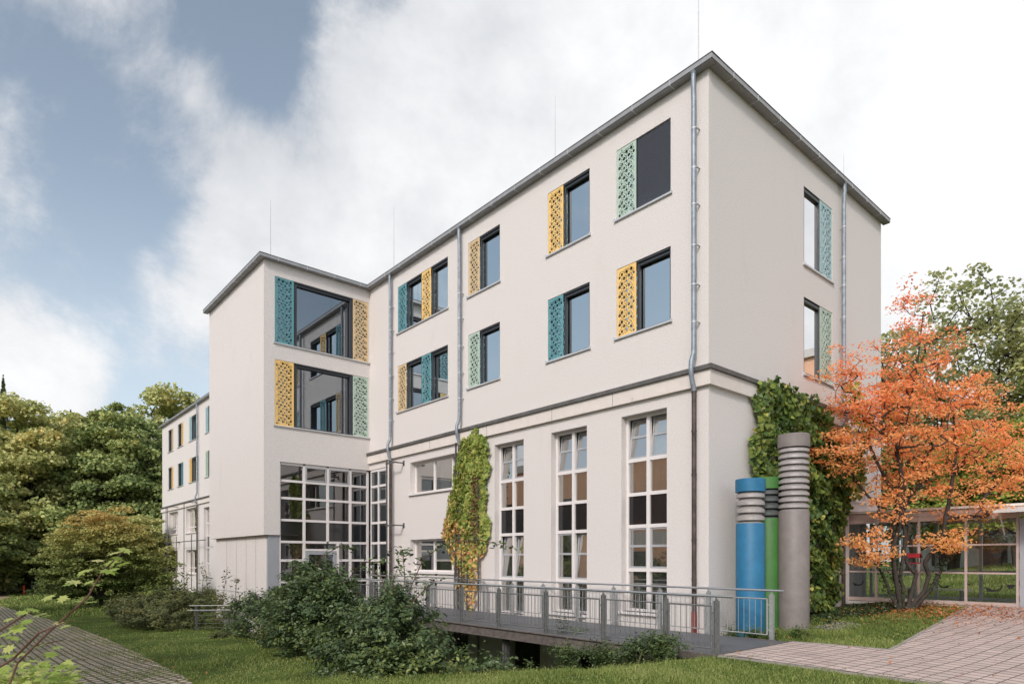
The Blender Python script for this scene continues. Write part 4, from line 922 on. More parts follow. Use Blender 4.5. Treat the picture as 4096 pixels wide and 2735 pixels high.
def branch_mesh(name, arr, par, ends, m, parent, rtip=.006, rmax=.2, p=.5, nsid=6, minr=None):
    w_ = np.zeros(len(arr)); w_[ends] = 1
    for i in range(len(arr) - 1, -1, -1):
        if par[i] >= 0: w_[par[i]] += w_[i]
    r = np.minimum(rtip * np.maximum(w_, 1) ** p, rmax)
    if minr is not None: r[:len(minr)] = np.maximum(r[:len(minr)], minr)
    e = np.where(par >= 0)[0]; a = arr[par[e]]; b = arr[e]; ra = np.minimum(r[par[e]], r[e] * 1.5 + .004); rb = r[e]
    t = unit(b - a); h = np.tile(np.array([0, 0, 1.]), (len(e), 1)); h[np.abs(t[:, 2]) > .9] = (1, 0, 0); u = unit(np.cross(t, h)); v = np.cross(t, u)
    an = np.arange(nsid) * 2 * np.pi / nsid
    ring = np.cos(an)[None, :, None] * u[:, None, :] + np.sin(an)[None, :, None] * v[:, None, :]
    V = np.concatenate([(a - t * ra[:, None] * .3)[:, None, :] + ring * ra[:, None, None], (b + t * rb[:, None] * .3)[:, None, :] + ring * rb[:, None, None]], 1)
    k = np.arange(nsid); f = np.stack([k, (k + 1) % nsid, (k + 1) % nsid + nsid, k + nsid], -1).ravel()
    F_ = (np.arange(len(e))[:, None] * 2 * nsid + f[None, :]).ravel()
    o = np_mesh(name, V.reshape(-1, 3), F_, np.full(len(e) * nsid, 4), m, parent); o.data.shade_smooth(); return o
def in_ell(rng, n, c, r, shell=.35):
    d = unit(rng.normal(size=(n, 3))); rad = (shell + (1 - shell) * rng.random(n)) ** .6
    return np.array(c) + d * rad[:, None] * np.array(r)

def big_tree(base, ells, mleaf, mtrunk, label, seed, ntip=260, lpt=95, spray=1.0, lsize=.24, flat=.32, rmax=.4, rtip=.03, cat='tree', group=None, name='tree', shape='clump', upn=1.0, stems=None):
    rng = np.random.default_rng(seed); base = np.array(base, float)
    t = thing(name, base, label, cat, group)
    tot = sum(e[1][0] * e[1][1] * e[1][2] for e in ells); tips = []
    for c, r in ells:
        k = max(6, int(ntip * (r[0] * r[1] * r[2]) / tot)); tips.append(in_ell(rng, k, base + np.array(c), r, .25))
    tips = np.concatenate(tips); top = max(c[2] + r[2] * .5 for c, r in ells)
    if stems is None:
        stems = [[base + np.array((0, 0, -.3))] + [base + np.array((rng.normal() * .15 * i, rng.normal() * .15 * i, top * i / 7)) for i in range(1, 8)]]
    arr, par, ends = skeleton(stems, tips, seg=1.2 if lsize > .15 else .4, jit=.2, rng=rng)
    branch_mesh('trunk', arr, par, ends, mtrunk, t, rtip=rtip, rmax=rmax)
    n = len(tips) * lpt; ti = rng.integers(0, len(tips), n); sp_ = spray * (.6 + .8 * rng.random(len(tips)))
    d = unit(rng.normal(size=(n, 3))) * (rng.random(n) ** .45)[:, None] * sp_[ti][:, None]; d[:, 2] *= flat; d[:, 2] -= .12 * (d[:, 0] ** 2 + d[:, 1] ** 2) / spray
    P = tips[ti] + d; Nn = rng.normal(size=(n, 3)) * .55 + np.array((0, 0, upn)); Nn[:, :2] += d[:, :2] / spray * .5
    leaves('crown', P, Nn, lsize * (.6 + .8 * rng.random(n)), shape, mleaf, t, seed)
    return t
def reposition(t, loc, rz, sc_, label):
    c = copy_tree(t); c.location = loc; c.rotation_euler = (0, 0, rz); c.scale = (sc_,) * 3 if np.ndim(sc_) == 0 else sc_; c['label'] = label; return c
FG = 'trees of the forest edge'
# forest on the left
f1 = big_tree((-73, -8, hz(-73, -8)), [((0, 0, 9), (6.5, 6.5, 7.5)), ((1.5, 1, 15), (4.5, 4.5, 5.2)), ((2.5, -2, 5), (6, 5, 4.5)), ((-1, 3, 6), (5, 6, 5))], M['l_beech'], M['barkdark'], 'tall beech with yellowing crown left of the forest edge, before the dark firs', 11, 380, 170, 1.3, .31, .50, group=FG, upn=.6, name='beech_tree')
f2 = big_tree((-70, -.5, hz(-70, -.5)), [((0, 0, 8.5), (6, 6, 8)), ((0, 1, 15), (4.2, 4.2, 4)), ((2, 3, 6), (5, 5, 5)), ((2.5, -3, 4.5), (4, 5, 4))], M['l_beech2'], M['barkdark'], 'green beech directly left of the far end of the building', 12, 380, 170, 1.3, .31, .50, group=FG, upn=.6, name='beech_tree')
reposition(f1, (-76, -16.5, hz(-76, -16)), 1.9, 1.0, 'yellow green beech cut by the left edge of the photo')
reposition(f2, (-80, -11, hz(-80, -11)), 2.6, 1.08, 'dark green tree top rising second from the left in the forest')
reposition(f1, (-79, 1.5, hz(-79, 1)), 4.0, 1.02, 'bright beech in the second row just left of the building roof line')
reposition(f2, (-84, -4, hz(-84, -4)), 5.1, 1.05, 'rear forest tree in the middle of the wood with dark green crown')
reposition(f1, (-90, -20, hz(-90, -20)), .7, 1.1, 'rear beech at the extreme left of the wood')
reposition(f2, (-66, -13.5, hz(-66, -13.5)), 3.5, (.75, .75, .55), 'low dark tree at the foot of the wood behind the red post')
reposition(f2, (-70, -20, hz(-70, -20)), 1.1, (.85, .85, .7), 'low dark tree at the left foot of the wood')
reposition(f1, (-85, 7.5, hz(-85, 7.5)), .3, 1.27, 'autumn coloured beech top showing above the far roof end')
reposition(f2, (-64, 6, hz(-64, 6)), .3, .8, 'green tree tucked behind the far corner of the building')
reposition(f2, (-25, -18, hz(-25, -18)), .9, .36, 'small tree added behind the viewer for the left tall window to mirror')  # not part of the wood: added out of view as a reflection for the glass
# pointed conifers
def conifer(x, y, h, label, seed):
    rng = np.random.default_rng(seed); z0 = hz(x, y); t = thing('fir_tree', (x, y, z0), label, 'tree', FG)
    mb = MB(); mb.tube([(x, y, z0), (x, y, z0 + h * .5), (x, y, z0 + h * .98)], [.25, .14, .02], 7); mb.build('trunk', M['barkdark'], t)
    n = 26000; u = rng.random(n) ** .6; zz = h * (1 - u * .9); lay = (zz * 1.25) % 1.0
    rmax_ = 3.0 * u ** .9 * (.55 + .45 * (1 - lay)); an = rng.integers(0, 13, n) * 2 * np.pi / 13 + np.floor(zz * 1.25) * 1.7 + rng.normal(size=n) * .10; rr_ = rmax_ * rng.random(n) ** .6
    P = np.stack([x + rr_ * np.cos(an), y + rr_ * np.sin(an), z0 + zz - rr_ * .25 + rng.normal(size=n) * .06], -1)
    leaves('crown', P, rng.normal(size=(n, 3)) * .5 + (0, 0, .8), .2 * (.5 + rng.random(n)), 'rhomb', M['l_fir'], t, seed)
conifer(-81, -9.5, 23.5, 'pointed fir top standing highest out of the forest', 3)
conifer(-82, -6.0, 20.8, 'smaller fir top right of the highest one', 4)
conifer(-83, -3.2, 20.6, 'fir top near the middle of the forest skyline', 6)
# golden hornbeam in mid distance
big_tree((-36.5, -6.6, hz(-36.5, -6.6)), [((0, 0, 2.9), (2.9, 3.0, 2.7)), ((.2, .1, 4.4), (2.0, 2.1, 1.7)), ((.5, 1.5, 2.2), (2.4, 2.4, 1.9)), ((0, -1.9, 2.2), (1.9, 2.1, 1.9))], M['l_golden'], M['barkdark'], 'broad golden green hornbeam on the lawn left of the building', 21, 420, 130, .62, .115, .28, rmax=.12, rtip=.010, name='hornbeam_tree')
big_tree((-50.5, -3.2, hz(-50.5, -3.2)), [((0, 0, 3.0), (2.6, 2.8, 2.9)), ((.5, 1.2, 4.6), (2.0, 2.0, 1.7)), ((0, 2.2, 2.4), (2.4, 2.2, 2.3))], M['l_beech'], M['barkdark'], 'pale green small tree between the hornbeam and the far corner of the building', 22, 300, 120, .8, .16, .28, rmax=.12, rtip=.012)
# trees behind the glazed corridor
big_tree((-2.8, 28.9, 1.3), [((0, 0, 11.0), (4.6, 4.6, 4.4)), ((1, 0, 6.5), (4.8, 4.8, 3.5)), ((-2.5, -.5, 9.5), (3.2, 3, 3.2)), ((.5, .5, 14.6), (2.2, 2.4, 2.2))], M['l_gleam'], M['bark'], 'tall grey green tree behind the orange tree, thinning at the top', 31, 300, 62, .95, .20, .5, rmax=.3, rtip=.018)
big_tree((1.0, 32, 1.3), [((0, 0, 10.0), (4.2, 4.2, 5.0)), ((1, 0, 6), (4.5, 4.5, 3.5))], M['l_gleam'], M['bark'], 'olive tree cut by the right edge of the photo', 32, 260, 62, .95, .20, .5, rmax=.3, rtip=.018)
big_tree((-8.5, 30, 1.3), [((0, 0, 9.5), (3.6, 3.6, 4.0)), ((1, 0, 5), (3.5, 3.5, 3.5))], M['l_gleam'], M['bark'], 'loose tree showing just right of the gable wall', 33, 180, 80, .9, .19, .5, rmax=.25, rtip=.018)
big_tree((.8, 25, 1.2), [((0, 0, 4.9), (3.3, 3.0, 2.2)), ((-1.5, 0, 3.0), (3.0, 2.5, 1.6)), ((1.5, 0, 6.2), (2.0, 2, 1.6))], M['l_lime'], M['bark'], 'bright lime green tree above the walkway roof on the right', 34, 240, 110, .8, .16, .35, rmax=.15, rtip=.012)
big_tree((-4.5, 27, 1.2), [((0, 0, 4.6), (3.4, 2.6, 2.3)), ((2.5, 1, 3.0), (2.6, 2.2, 2.0))], M['l_beech2'], M['bark'], 'dark green tree seen through the walkway panes', 35, 240, 110, .8, .16, .35, rmax=.15, rtip=.012)
big_tree((3.5, 29, 1.3), [((0, 0, 7), (4.5, 4.0, 5.5))], M['l_beech'], M['bark'], 'green tree behind the walkway door', 36, 200, 90, .9, .2, .35, rmax=.2, rtip=.014)
# rear house glimpsed between the stems
rh = thing('pale_house', (-6, 40, 0), 'pale house glimpsed through the trees above the walkway', 'building')
mb = MB(); mb.box((-9, 40, -1), (2, 46, 7.5)); mb.build('wall', M['concrete'], rh); mb = MB(); mb.box((-9.4, 39.6, 7.51), (2.4, 46.4, 7.8)); mb.build('roof', M['flash'], rh)
for x in (-7, -4, -1):
    for z0, z1 in ((1.2, 3), (4.2, 6)): mb = MB(); mb.box((x, 39.96, z0), (x + 1.4, 40.02, z1)); mb.build('window', M['spandrel'], rh)

# ------------------------------------------------------------------ orange serviceberry tree
def maple():
    rng = np.random.default_rng(77); B = np.array((2.07, 5.95, .25))
    raw = {'a': [(1.82, 6.37, 0.2), (1.78, 6.33, 1.0), (1.76, 6.3, 1.43), (1.75, 6.29, 1.87), (1.72, 6.25, 2.38), (1.8, 6.35, 3.05), (1.86, 6.42, 3.6), (1.9, 6.5, 4.6), (2.05, 6.6, 5.8), (2.2, 6.75, 7.0), (2.3, 6.85, 8.3)],
     'b': [(1.8, 6.35, 0.25), (1.64, 6.16, 0.72), (1.52, 6.03, 1.15), (1.4, 5.88, 1.52), (1.45, 5.94, 1.97)],
     'c': [(1.9, 6.47, 0.2), (1.92, 6.48, 0.89), (1.88, 6.44, 1.17), (1.96, 6.53, 1.76), (1.99, 6.57, 2.08), (2.0, 6.58, 2.51), (1.85, 6.4, 3.4), (1.5, 6.0, 4.4), (1.2, 5.6, 5.2)],
     'd': [(1.96, 6.53, 0.25), (2.13, 6.73, 0.57), (2.27, 6.89, 0.81), (2.34, 6.98, 1.2), (2.27, 6.89, 1.5), (2.27, 6.89, 1.61), (2.48, 7.14, 2.08), (2.58, 7.25, 2.38), (2.67, 7.35, 3.16), (2.71, 7.4, 3.6), (2.8, 7.5, 4.6), (2.75, 7.45, 5.6)],
     'e': [(2.0, 6.58, 0.25), (2.19, 6.8, 1.26), (2.09, 6.68, 1.43), (2.02, 6.61, 1.76), (2.0, 6.58, 1.91), (2.14, 6.75, 2.51), (2.03, 6.62, 2.95), (2.14, 6.75, 3.38), (2.48, 7.14, 3.9), (2.9, 7.6, 4.4), (3.3, 8.0, 4.8)],
     'f': [(2.09, 6.68, 0.25), (2.33, 6.96, 0.78), (2.52, 7.19, 1.35), (2.48, 7.14, 1.69), (2.55, 7.22, 2.3)],
     'g': [(1.78, 6.3, 1.2), (1.65, 6.17, 1.91), (1.75, 6.29, 2.56), (1.83, 6.39, 3.47), (1.7, 6.2, 4.6)]}
    off = {'a': .1, 'b': -.35, 'c': .3, 'd': -.1, 'e': .45, 'f': -.3, 'g': -.25}
    camp = np.array(CAM); fwv = np.array(FW); stems = []
    for k, pts in raw.items():
        st = []
        for i, p in enumerate(pts):
            p = np.array(p, float); p = camp + (p - camp) * (16.95 / 17.3); h = p[2] - .25
            st.append(p + fwv * off[k] * min(1.0, h / 2.5) * .8)
            if i == 0: st[-1] = np.array((2.02 + .35 * (p[0] - 1.88), 5.98 + .35 * (p[1] - 6.2), .15))
        # refine the polyline
        fine = []
        for i in range(len(st) - 1):
            fine += [st[i], (st[i] * .5 + st[i + 1] * .5) + rng.normal(size=3) * .012]
        fine.append(st[-1]); stems.append(fine)
    t = thing('orange_tree', tuple(B), 'many stemmed small tree in blazing orange autumn leaf before the glass walkway', 'tree')
    r_ = np.array(RT); c0 = np.array((2.15, 6.2, 0.))
    ell = [((.1, 0, 5.2), (2.0, 1.7, 1.5), 150), ((.1, 0, 7.0), (1.15, 1.1, 1.25), 55), ((.1, .1, 8.3), (.38, .38, .55), 9), ((-1.5, 0, 5.4), (1.1, 1.1, .9), 38), ((-1.9, -.1, 6.7), (.75, .7, .5), 16), ((-2.0, 0, 4.4), (.75, .9, .5), 24), ((1.7, .1, 4.9), (1.5, 1.4, 1.0), 70), ((2.6, .2, 4.0), (1.3, 1.2, .95), 55),
           ((.2, 0, 3.7), (1.7, 1.2, .7), 50), ((-1.15, -.2, 2.0), (.62, .5, .55), 26), ((-.75, -.2, 2.9), (.5, .5, .4), 10), ((.62, -.3, 2.05), (.55, .45, .32), 14), ((1.1, -.2, 2.3), (.3, .3, .3), 5), ((1.8, 0, 2.95), (.9, .8, .45), 14), ((-.9, 0, 6.1), (1.0, 1.0, .8), 26), ((1.2, 0, 6.1), (1.0, 1.0, .7), 28)]
    tips = []
    for (a, b, c), (ra, rb, rc), k in ell:
        q_ = in_ell(rng, k, (0, 0, 0), (1, 1, 1), .15); tips.append(c0 + np.array([0, 0, c]) + r_ * (a + q_[:, :1] * ra) + fwv * (b + q_[:, 1:2] * rb) + np.array([0, 0, 1]) * q_[:, 2:] * rc)
    tips = np.concatenate(tips)
    arr, par, ends = skeleton(stems, tips, seg=.28, jit=.22, rng=rng)
    # taper: fixed stems keep a real thickness
    mr_ = np.concatenate([np.interp(np.linspace(0, 1, len(st)), [0, .5, 1], [.052, .036, .014]) for st in stems])
    w_ = branch_mesh('trunk', arr, par, ends, M['bark'], t, rtip=.0040, rmax=.055, p=.56, nsid=7, minr=mr_)
    base_ = MB(); base_.tube([(2.02, 5.98, .1), (2.02, 5.98, .5)], [.2, .1], 9); 
    P = []; Nn = []; lpt = 42
    n = len(tips) * lpt; ti = rng.integers(0, len(tips), n); d = unit(rng.normal(size=(n, 3))) * (rng.random(n) ** .5)[:, None] * (.30 + .18 * rng.random(len(tips)))[ti][:, None]; d[:, 2] *= .30; d[:, 2] -= .25 * (d[:, 0] ** 2 + d[:, 1] ** 2)
    P = tips[ti] + d; Nn = rng.normal(size=(n, 3)) * .6 + (0, 0, .7) - fwv * .55
    top = c0 + np.array([0, 0, 9.0]); k = 40
    P2 = np.stack([c0[0] + rng.normal(size=k) * .16, c0[1] + rng.normal(size=k) * .16, rng.uniform(8.6, 9.3, k)], -1)
    P = np.concatenate([P, P2]); Nn = np.concatenate([Nn, rng.normal(size=(k, 3))])
    leaves('crown', P, Nn, .078 * (.7 + .6 * rng.random(len(P))), 'oval', M['l_maple'], t, 5)
    # ivy climbing the stems
    iv = []; 
    for st in (stems[0], stems[1], stems[5]):
        for i in range(min(14, len(st) - 1)):
            for _ in range(60 if st is stems[0] else 34):
                f = rng.random(); p = st[i] * (1 - f) + st[i + 1] * f
                if p[2] < 2.3: iv.append(p + rng.normal(size=3) * np.array((.07, .07, .04)))
    iv = np.array(iv); leaves('ivy', iv, rng.normal(size=(len(iv), 3)) + (0, -.3, .3), .05 * (.7 + .6 * rng.random(len(iv))), 'heart', M['l_ivy'], t, 8)
maple()

# ------------------------------------------------------------------ climbing vines
def vine(label, F, outline, n, m_sel, size, thick, seed, stems, extra=None, dry=None):
    """outline: z -> (u0, u1) rows"""
    rng = np.random.default_rng(seed); zs = np.array([o[0] for o in outline]); a = np.array([o[1] for o in outline]); b = np.array([o[2] for o in outline]); dens = np.array([o[3] for o in outline])
    u_ = (a[0] + b[0]) / 2; t = thing('climbing_vine', F(u_, .3, outline[-1][0]), label, 'vine')
    z = rng.uniform(zs.min(), zs.max(), n * 3); o_ = np.argsort(zs); dz = np.interp(z, zs[o_], dens[o_]); wd = np.interp(z, zs[o_], (b - a)[o_])
    z = z[rng.random(len(z)) < dz * wd / (wd.max())][:n]; lo = np.interp(z, zs[o_], a[o_]); hi = np.interp(z, zs[o_], b[o_])
    lo = lo + .16 * np.sin(z * 4.3 + seed) * np.sin(z * 1.7); hi = hi + .14 * np.sin(z * 5.1 + 2 * seed) * np.sin(z * 2.3 + 1)
    f = rng.random(len(z)); u = lo + (hi - lo) * f + rng.normal(size=len(z)) * .06; bulge = np.sqrt(np.clip(1 - (2 * f - 1) ** 2, 0.05, 1))
    lump = .62 + .5 * np.sin(u * 5.1 + z * 2.3 + seed) * np.sin(z * 3.7 - u * 1.9)
    nn = .10 + thick * bulge * lump * np.sqrt(rng.random(len(z)))
    P = np.array([F(uu, n_, z_) for uu, n_, z_ in zip(u, nn, z)]); out_ = np.array(F(0, 1, 0)) - np.array(F(0, 0, 0)); al = np.array(F(1, 0, 0)) - np.array(F(0, 0, 0))
    Nn = out_ * 1.0 + rng.normal(size=(len(z), 3)) * .62 + al * ((2 * f - 1) * .7)[:, None] + np.array((0, 0, .45))
    sel = m_sel(u, z, rng)
    for k_, (nm, mt) in enumerate(sel[1]):
        msk_ = sel[0] == k_
        if msk_.sum(): leaves(nm, P[msk_], Nn[msk_], size * (.65 + .7 * rng.random(msk_.sum())), 'heart', mt, t, seed + k_, updir=(0, 0, 1))
    for st in stems:
        mb = MB(); pts = [F(p[0] + rng.normal() * .02, p[1], p[2]) for p in st]; mb.tube(pts, .016, 6); mb.build('stem', M['barkdark'], t)
    if dry is not None:
        k = 220; z = rng.uniform(dry[1], dry[2], k); P = np.array([F(dry[0] + rng.normal() * .09, .38 + rng.normal() * .05, z_) for z_ in z]); leaves('dry_leaves', P, rng.normal(size=(k, 3)), .07, 'heart', M['l_dry'], t, seed + 9)
    return t
def selA(u, z, rng):
    s = z + rng.normal(size=len(z)) * .35 + (u + 9.2) * .7; k = np.where((s < 2.75) & (rng.random(len(z)) < .72), 1, 0); k = np.where((z < 1.0) & (rng.random(len(z)) < .4), 1, k)
    return k, [('green_leaves', M['l_vine']), ('yellow_leaves', M['l_vine_o'])]
vine('bushy vine of heart shaped leaves, green above and yellow orange below, hanging beside the downpipe', FM,
     [(6.05, -8.55, -8.4, .4), (5.75, -8.75, -8.25, .6), (5.6, -9.35, -8.05, 1), (5.35, -9.45, -8.0, 1), (4.8, -9.6, -8.0, 1), (4.2, -9.85, -8.0, 1), (3.6, -10.1, -8.0, 1), (3.0, -10.35, -8.0, 1), (2.4, -10.3, -7.95, 1), (1.9, -10.05, -8.2, .6), (1.4, -9.85, -8.4, .36), (.9, -9.65, -8.5, .22), (.2, -9.45, -8.6, .16), (-.4, -9.3, -8.7, .1)],
     3900, selA, .13, .20, 41, [[(-9.3, .4, 2.0), (-9.35, .42, .8), (-9.3, .4, -1.6)], [(-8.95, .42, 2), (-8.9, .4, .6), (-8.95, .42, -1.6)], [(-9.1, .4, 1.6), (-9.12, .42, -.2)]], dry=(-8.3, 2.2, 4.4))
def selB(u, z, rng): return np.where(rng.random(len(z)) < .06 + .10 * (z < 2.5), 1, 0), [('green_leaves', M['l_vine_b']), ('yellow_leaves', M['l_vine'])]
vine('thick dark green vine covering the gable wall behind the ventilation pipes', FR,
     [(6.15, 2.2, 2.7, .6), (5.9, 1.95, 4.6, 1), (5.6, 1.85, 5.9, 1), (5.0, 1.75, 6.6, 1), (4.4, 1.7, 6.9, 1), (3.7, 1.75, 7.3, 1), (3.0, 1.85, 7.0, 1), (2.2, 2.0, 6.6, 1), (1.4, 2.1, 6.5, 1), (.8, 2.4, 6.4, 1), (.3, 3.2, 6.2, 1)],
     11500, selB, .125, .66, 43, [[(5.9, .3, .3), (5.8, .35, 2.5), (5.6, .3, 5.2)], [(5.3, .3, .2), (5.2, .3, 2.5)]])
# part of the vine that reaches out over the walkway
rng = np.random.default_rng(9)
vt = thing('climbing_vine', (.6, 7.3, 3.1), 'green shoots of the gable vine reaching out to the orange tree', 'vine')
P = np.concatenate([in_ell(rng, 520, (.35, 6.9, 4.1), (.45, .75, .75), .1), in_ell(rng, 90, (.75, 6.6, 5.3), (.35, .6, 1.0), .1), in_ell(rng, 50, (.7, 6.3, 6.2), (.25, .4, .5), .1)])
leaves('green_leaves', P, rng.normal(size=(len(P), 3)) * .6 + (.6, -.5, .4), .16 * (.6 + .7 * rng.random(len(P))), 'heart', M['l_vine'], vt, 3, updir=(0, 0, 1))
mb = MB(); mb.tube([(.2, 6.9, 3.4), (.5, 6.8, 4.6), (.75, 6.6, 5.6), (.7, 6.3, 6.5)], .012, 6); mb.build('stem', M['barkdark'], vt)

# ------------------------------------------------------------------ shrubs
def shrub(name, label, lumps, n, m, size, seed, shape='oval', stems=6, group=None, arch=None, cat='shrub', flat=.5, base=None, layer=True):
    rng = np.random.default_rng(seed); c0 = np.mean([l[0] for l in lumps], 0); bx, by = (c0[0], c0[1]) if base is None else base; z0 = hz(bx, by)
    t = thing(name, (bx, by, z0), label, cat, group); tot = sum(l[1][0] * l[1][1] * l[1][2] for l in lumps) ; Ps = []; Ns = []
    for c, r in lumps:
        k = int(n * (r[0] * r[1] * r[2]) / tot); ns = max(6, k // 55)
        d = unit(rng.normal(size=(ns, 3))); tip = np.array(c) + d * (.62 + .42 * rng.random(ns) ** .7)[:, None] * np.array(r)
        out_ = d.copy(); out_[:, 2] = np.abs(out_[:, 2]) * .5 + .15
        ti = rng.integers(0, ns, k); s = rng.random(k) ** .8 * .42 * (.6 + .8 * rng.random(ns))[ti]
        out_u = unit(out_)
        P = tip[ti] - out_u[ti] * s[:, None] + rng.normal(size=(k, 3)) * np.array((.045, .045, .03)) * (1 + size * 6)
        Ps.append(P); Ns.append(rng.normal(size=(k, 3)) * .5 + np.array((0, 0, .9)) + out_u[ti] * .55)
    P = np.concatenate(Ps); Nn = np.concatenate(Ns); g = H(P[:, 0], P[:, 1]); ok = P[:, 2] > g + .02
    P = P[ok]; Nn = Nn[ok]
    leaves('leaves', P, Nn, size * (.6 + .8 * rng.random(len(P))), shape, m, t, seed)
    mb = MB()
    for k in range(stems):
        l = lumps[rng.integers(0, len(lumps))]; tip = np.array(l[0]) + unit(rng.normal(size=3)) * np.array(l[1]) * .7
        b0 = np.array((bx + rng.normal() * .15, by + rng.normal() * .15, z0 - .05)); mid = (b0 + tip) / 2 + np.array((0, 0, .15)); mb.tube([b0, mid, tip], [.018, .012, .005], 5)
    mb.build('stem', M['stem_green'], t)
    if arch:
        PP = []; NN = []
        for pts in arch:
            pts = [np.array(p, float) for p in pts]; mb = MB(); mb.tube(pts, [.009] * (len(pts) - 1) + [.003], 5); mb.build('shoot', M['stem_red'], t)
            for i in range(len(pts) - 1):
                for _ in range(30):
                    f = rng.random(); c = pts[i] * (1 - f) + pts[i + 1] * f; PP.append(c + rng.normal(size=3) * np.array((.09, .09, .05))); NN.append(rng.normal(size=3) * .4 + (0, 0, .8))
        leaves('shoot_leaves', PP, NN, size * 1.25 * (.7 + .6 * rng.random(len(PP))), shape, m, t, seed + 1)
    return t
def on(u, v, d): p = ptd(u, v, d); return (p.x, p.y, p.z)
SB = 'elder shrubs below the footbridge'
# two big bushes
shrub('elder_shrub', 'big dark shrub with long arching shoots, nearest in front of the footbridge', [((-1.7, -7.1, .25), (1.15, 1.0, .85)), ((-1.9, -6.9, .95), (.5, .5, .4)), ((-2.9, -6.6, .9), (.5, .5, .35)), ((-2.7, -6.7, .35), (.95, .9, .75)), ((-.95, -6.9, -.05), (.75, .8, .5)), ((-1.1, -7.7, -.1), (1.0, .7, .5)), ((-2.3, -7.9, -.05), (1.0, .7, .55)), ((-.3, -6.3, -.15), (.7, .6, .4))], 26000, M['l_bush'], .075, 51, stems=9, group=SB, arch=(
    [(-1.9, -6.9, .7), (-2.1, -6.7, 1.3), (-2.5, -6.5, 1.75), (-3.0, -6.2, 1.85), (-3.5, -5.9, 1.8)], [(-1.7, -7.0, .7), (-1.7, -6.8, 1.2), (-1.65, -6.6, 1.65), (-1.4, -6.3, 1.95), (-.9, -5.9, 2.0), (-.4, -5.5, 1.85)],
    [(-1.4, -7.1, .8), (-1.2, -6.9, 1.1), (-.9, -6.8, 1.3)], [(-2.3, -6.9, .8), (-2.6, -6.9, 1.3), (-2.9, -7.0, 1.5)], [(-1.6, -7.2, .8), (-1.5, -7.3, 1.25), (-1.3, -7.3, 1.6)]))
shrub('elder_shrub', 'tall rounded shrub with some yellow leaves, left of the arching one', [((-6.3, -6.6, .60), (1.5, 1.15, 1.1)), ((-6.7, -6.5, 1.3), (.7, .7, .45)), ((-5.4, -6.5, 1.0), (.7, .6, .4)), ((-5.3, -6.6, .35), (1.2, 1.0, .85)), ((-7.5, -6.5, .2), (1.1, .9, .75)), ((-6.0, -7.1, -.15), (1.7, .7, .6)), ((-4.3, -6.6, .1), (.9, .8, .7))], 34000, M['l_bush'], .085, 52, stems=10, group=SB, arch=(
    [(-6.6, -6.5, 1.2), (-6.4, -6.4, 1.7), (-5.9, -6.2, 1.95), (-5.3, -6.0, 1.9)], [(-7.2, -6.6, .9), (-7.6, -6.6, 1.4), (-7.8, -6.5, 1.6)], [(-5.2, -6.4, 1.1), (-4.7, -6.2, 1.6), (-4.1, -6.0, 1.6)]))
shrub('elder_shrub', 'small shrub with yellowing leaves at the left foot of the rounded one', [((-8.7, -6.4, -.35), (1.0, .8, .5)), ((-9.6, -6.0, -.5), (.9, .8, .45))], 8000, M['l_bush2'], .075, 53, group=SB)
shrub('rose_shrub', 'low dark rose thicket in front of the tower foot', [((-20.0, -6.9, -.6), (2.3, 1.3, .65)), ((-21.5, -7.2, -.5), (2.6, 1.3, .6)), ((-14.0, -6.2, -.95), (1.2, .7, .4)), ((-19.5, -5.6, -.3), (2.2, 1.2, .9))], 26000, M['l_bush2'], .085, 54, group='rose thickets by the tower', stems=14, arch=(
    [(-19.5, -5.6, 0), (-19.6, -5.5, .9), (-19.7, -5.5, 1.6)], [(-17.5, -5.4, 0), (-17.4, -5.3, .8), (-17.2, -5.3, 1.3)], [(-20.5, -5.8, .0), (-20.9, -5.8, .8), (-21.0, -5.7, 1.2)], [(-16.0, -5.4, 0), (-15.8, -5.4, .8), (-15.6, -5.5, 1.0)], [(-18.5, -5.6, 0), (-18.7, -5.6, .7), (-18.9, -5.6, 1.25)]))
shrub('rose_shrub', 'purplish low thicket farther back beside the hornbeam', [((-26, -6.8, -.6), (2.8, 1.3, .6)), ((-30, -6.0, -.6), (2.6, 1.3, .6)), ((-24.5, -5.4, -.3), (2.0, 1.2, .8))], 18000, M['l_bush2'], .11, 55, group='rose thickets by the tower', stems=8, arch=([(-24.5, -5.0, 0), (-24.6, -5, .8), (-24.8, -5, 1.5)], [(-26.2, -5.0, 0), (-26.2, -5, .8), (-26.4, -5, 1.2)]))
shrub('elder_shrub', 'dark shrub between the ramp railing and the stair tower', [((-13.6, -5.4, -.2), (1.6, 1.1, .9)), ((-11.2, -5.2, -.2), (1.6, 1.1, .95))], 20000, M['l_bush'], .085, 56, group=SB, stems=8)
# small plants by the bridge
shrub('mugwort_shrub', 'low leafy clump hugging the near bridge post', [((1.25, -3.5, .16), (.6, .32, .30)), ((.75, -3.55, .05), (.5, .3, .24))], 4200, M['l_bush'], .055, 61, group='weeds along the footbridge', stems=3)
shrub('mugwort_shrub', 'leafy weeds along the outer bridge edge left of the near post', [((-.1, -3.5, -.08), (.6, .3, .24)), ((-1.0, -3.6, -.2), (.6, .3, .22)), ((.4, -3.4, .0), (.3, .2, .2))], 4200, M['l_bush'], .05, 62, group='weeds along the footbridge', stems=3)
shrub('mugwort_shrub', 'leafy weeds growing at the foot of the blue pipe', [((1.05, -.02, .1), (.4, .2, .15)), ((1.5, .0, .08), (.3, .2, .14)), ((.6, -.05, .1), (.25, .15, .2))], 2200, M['weed'], .045, 63, group='weeds along the footbridge', stems=2)
shrub('mugwort_shrub', 'leafy weeds beside the far bridge post and the grey pipe', [((1.85, .35, .12), (.3, .3, .18)), ((2.1, .1, .06), (.3, .2, .1))], 1400, M['weed'], .045, 64, group='weeds along the footbridge', stems=2)
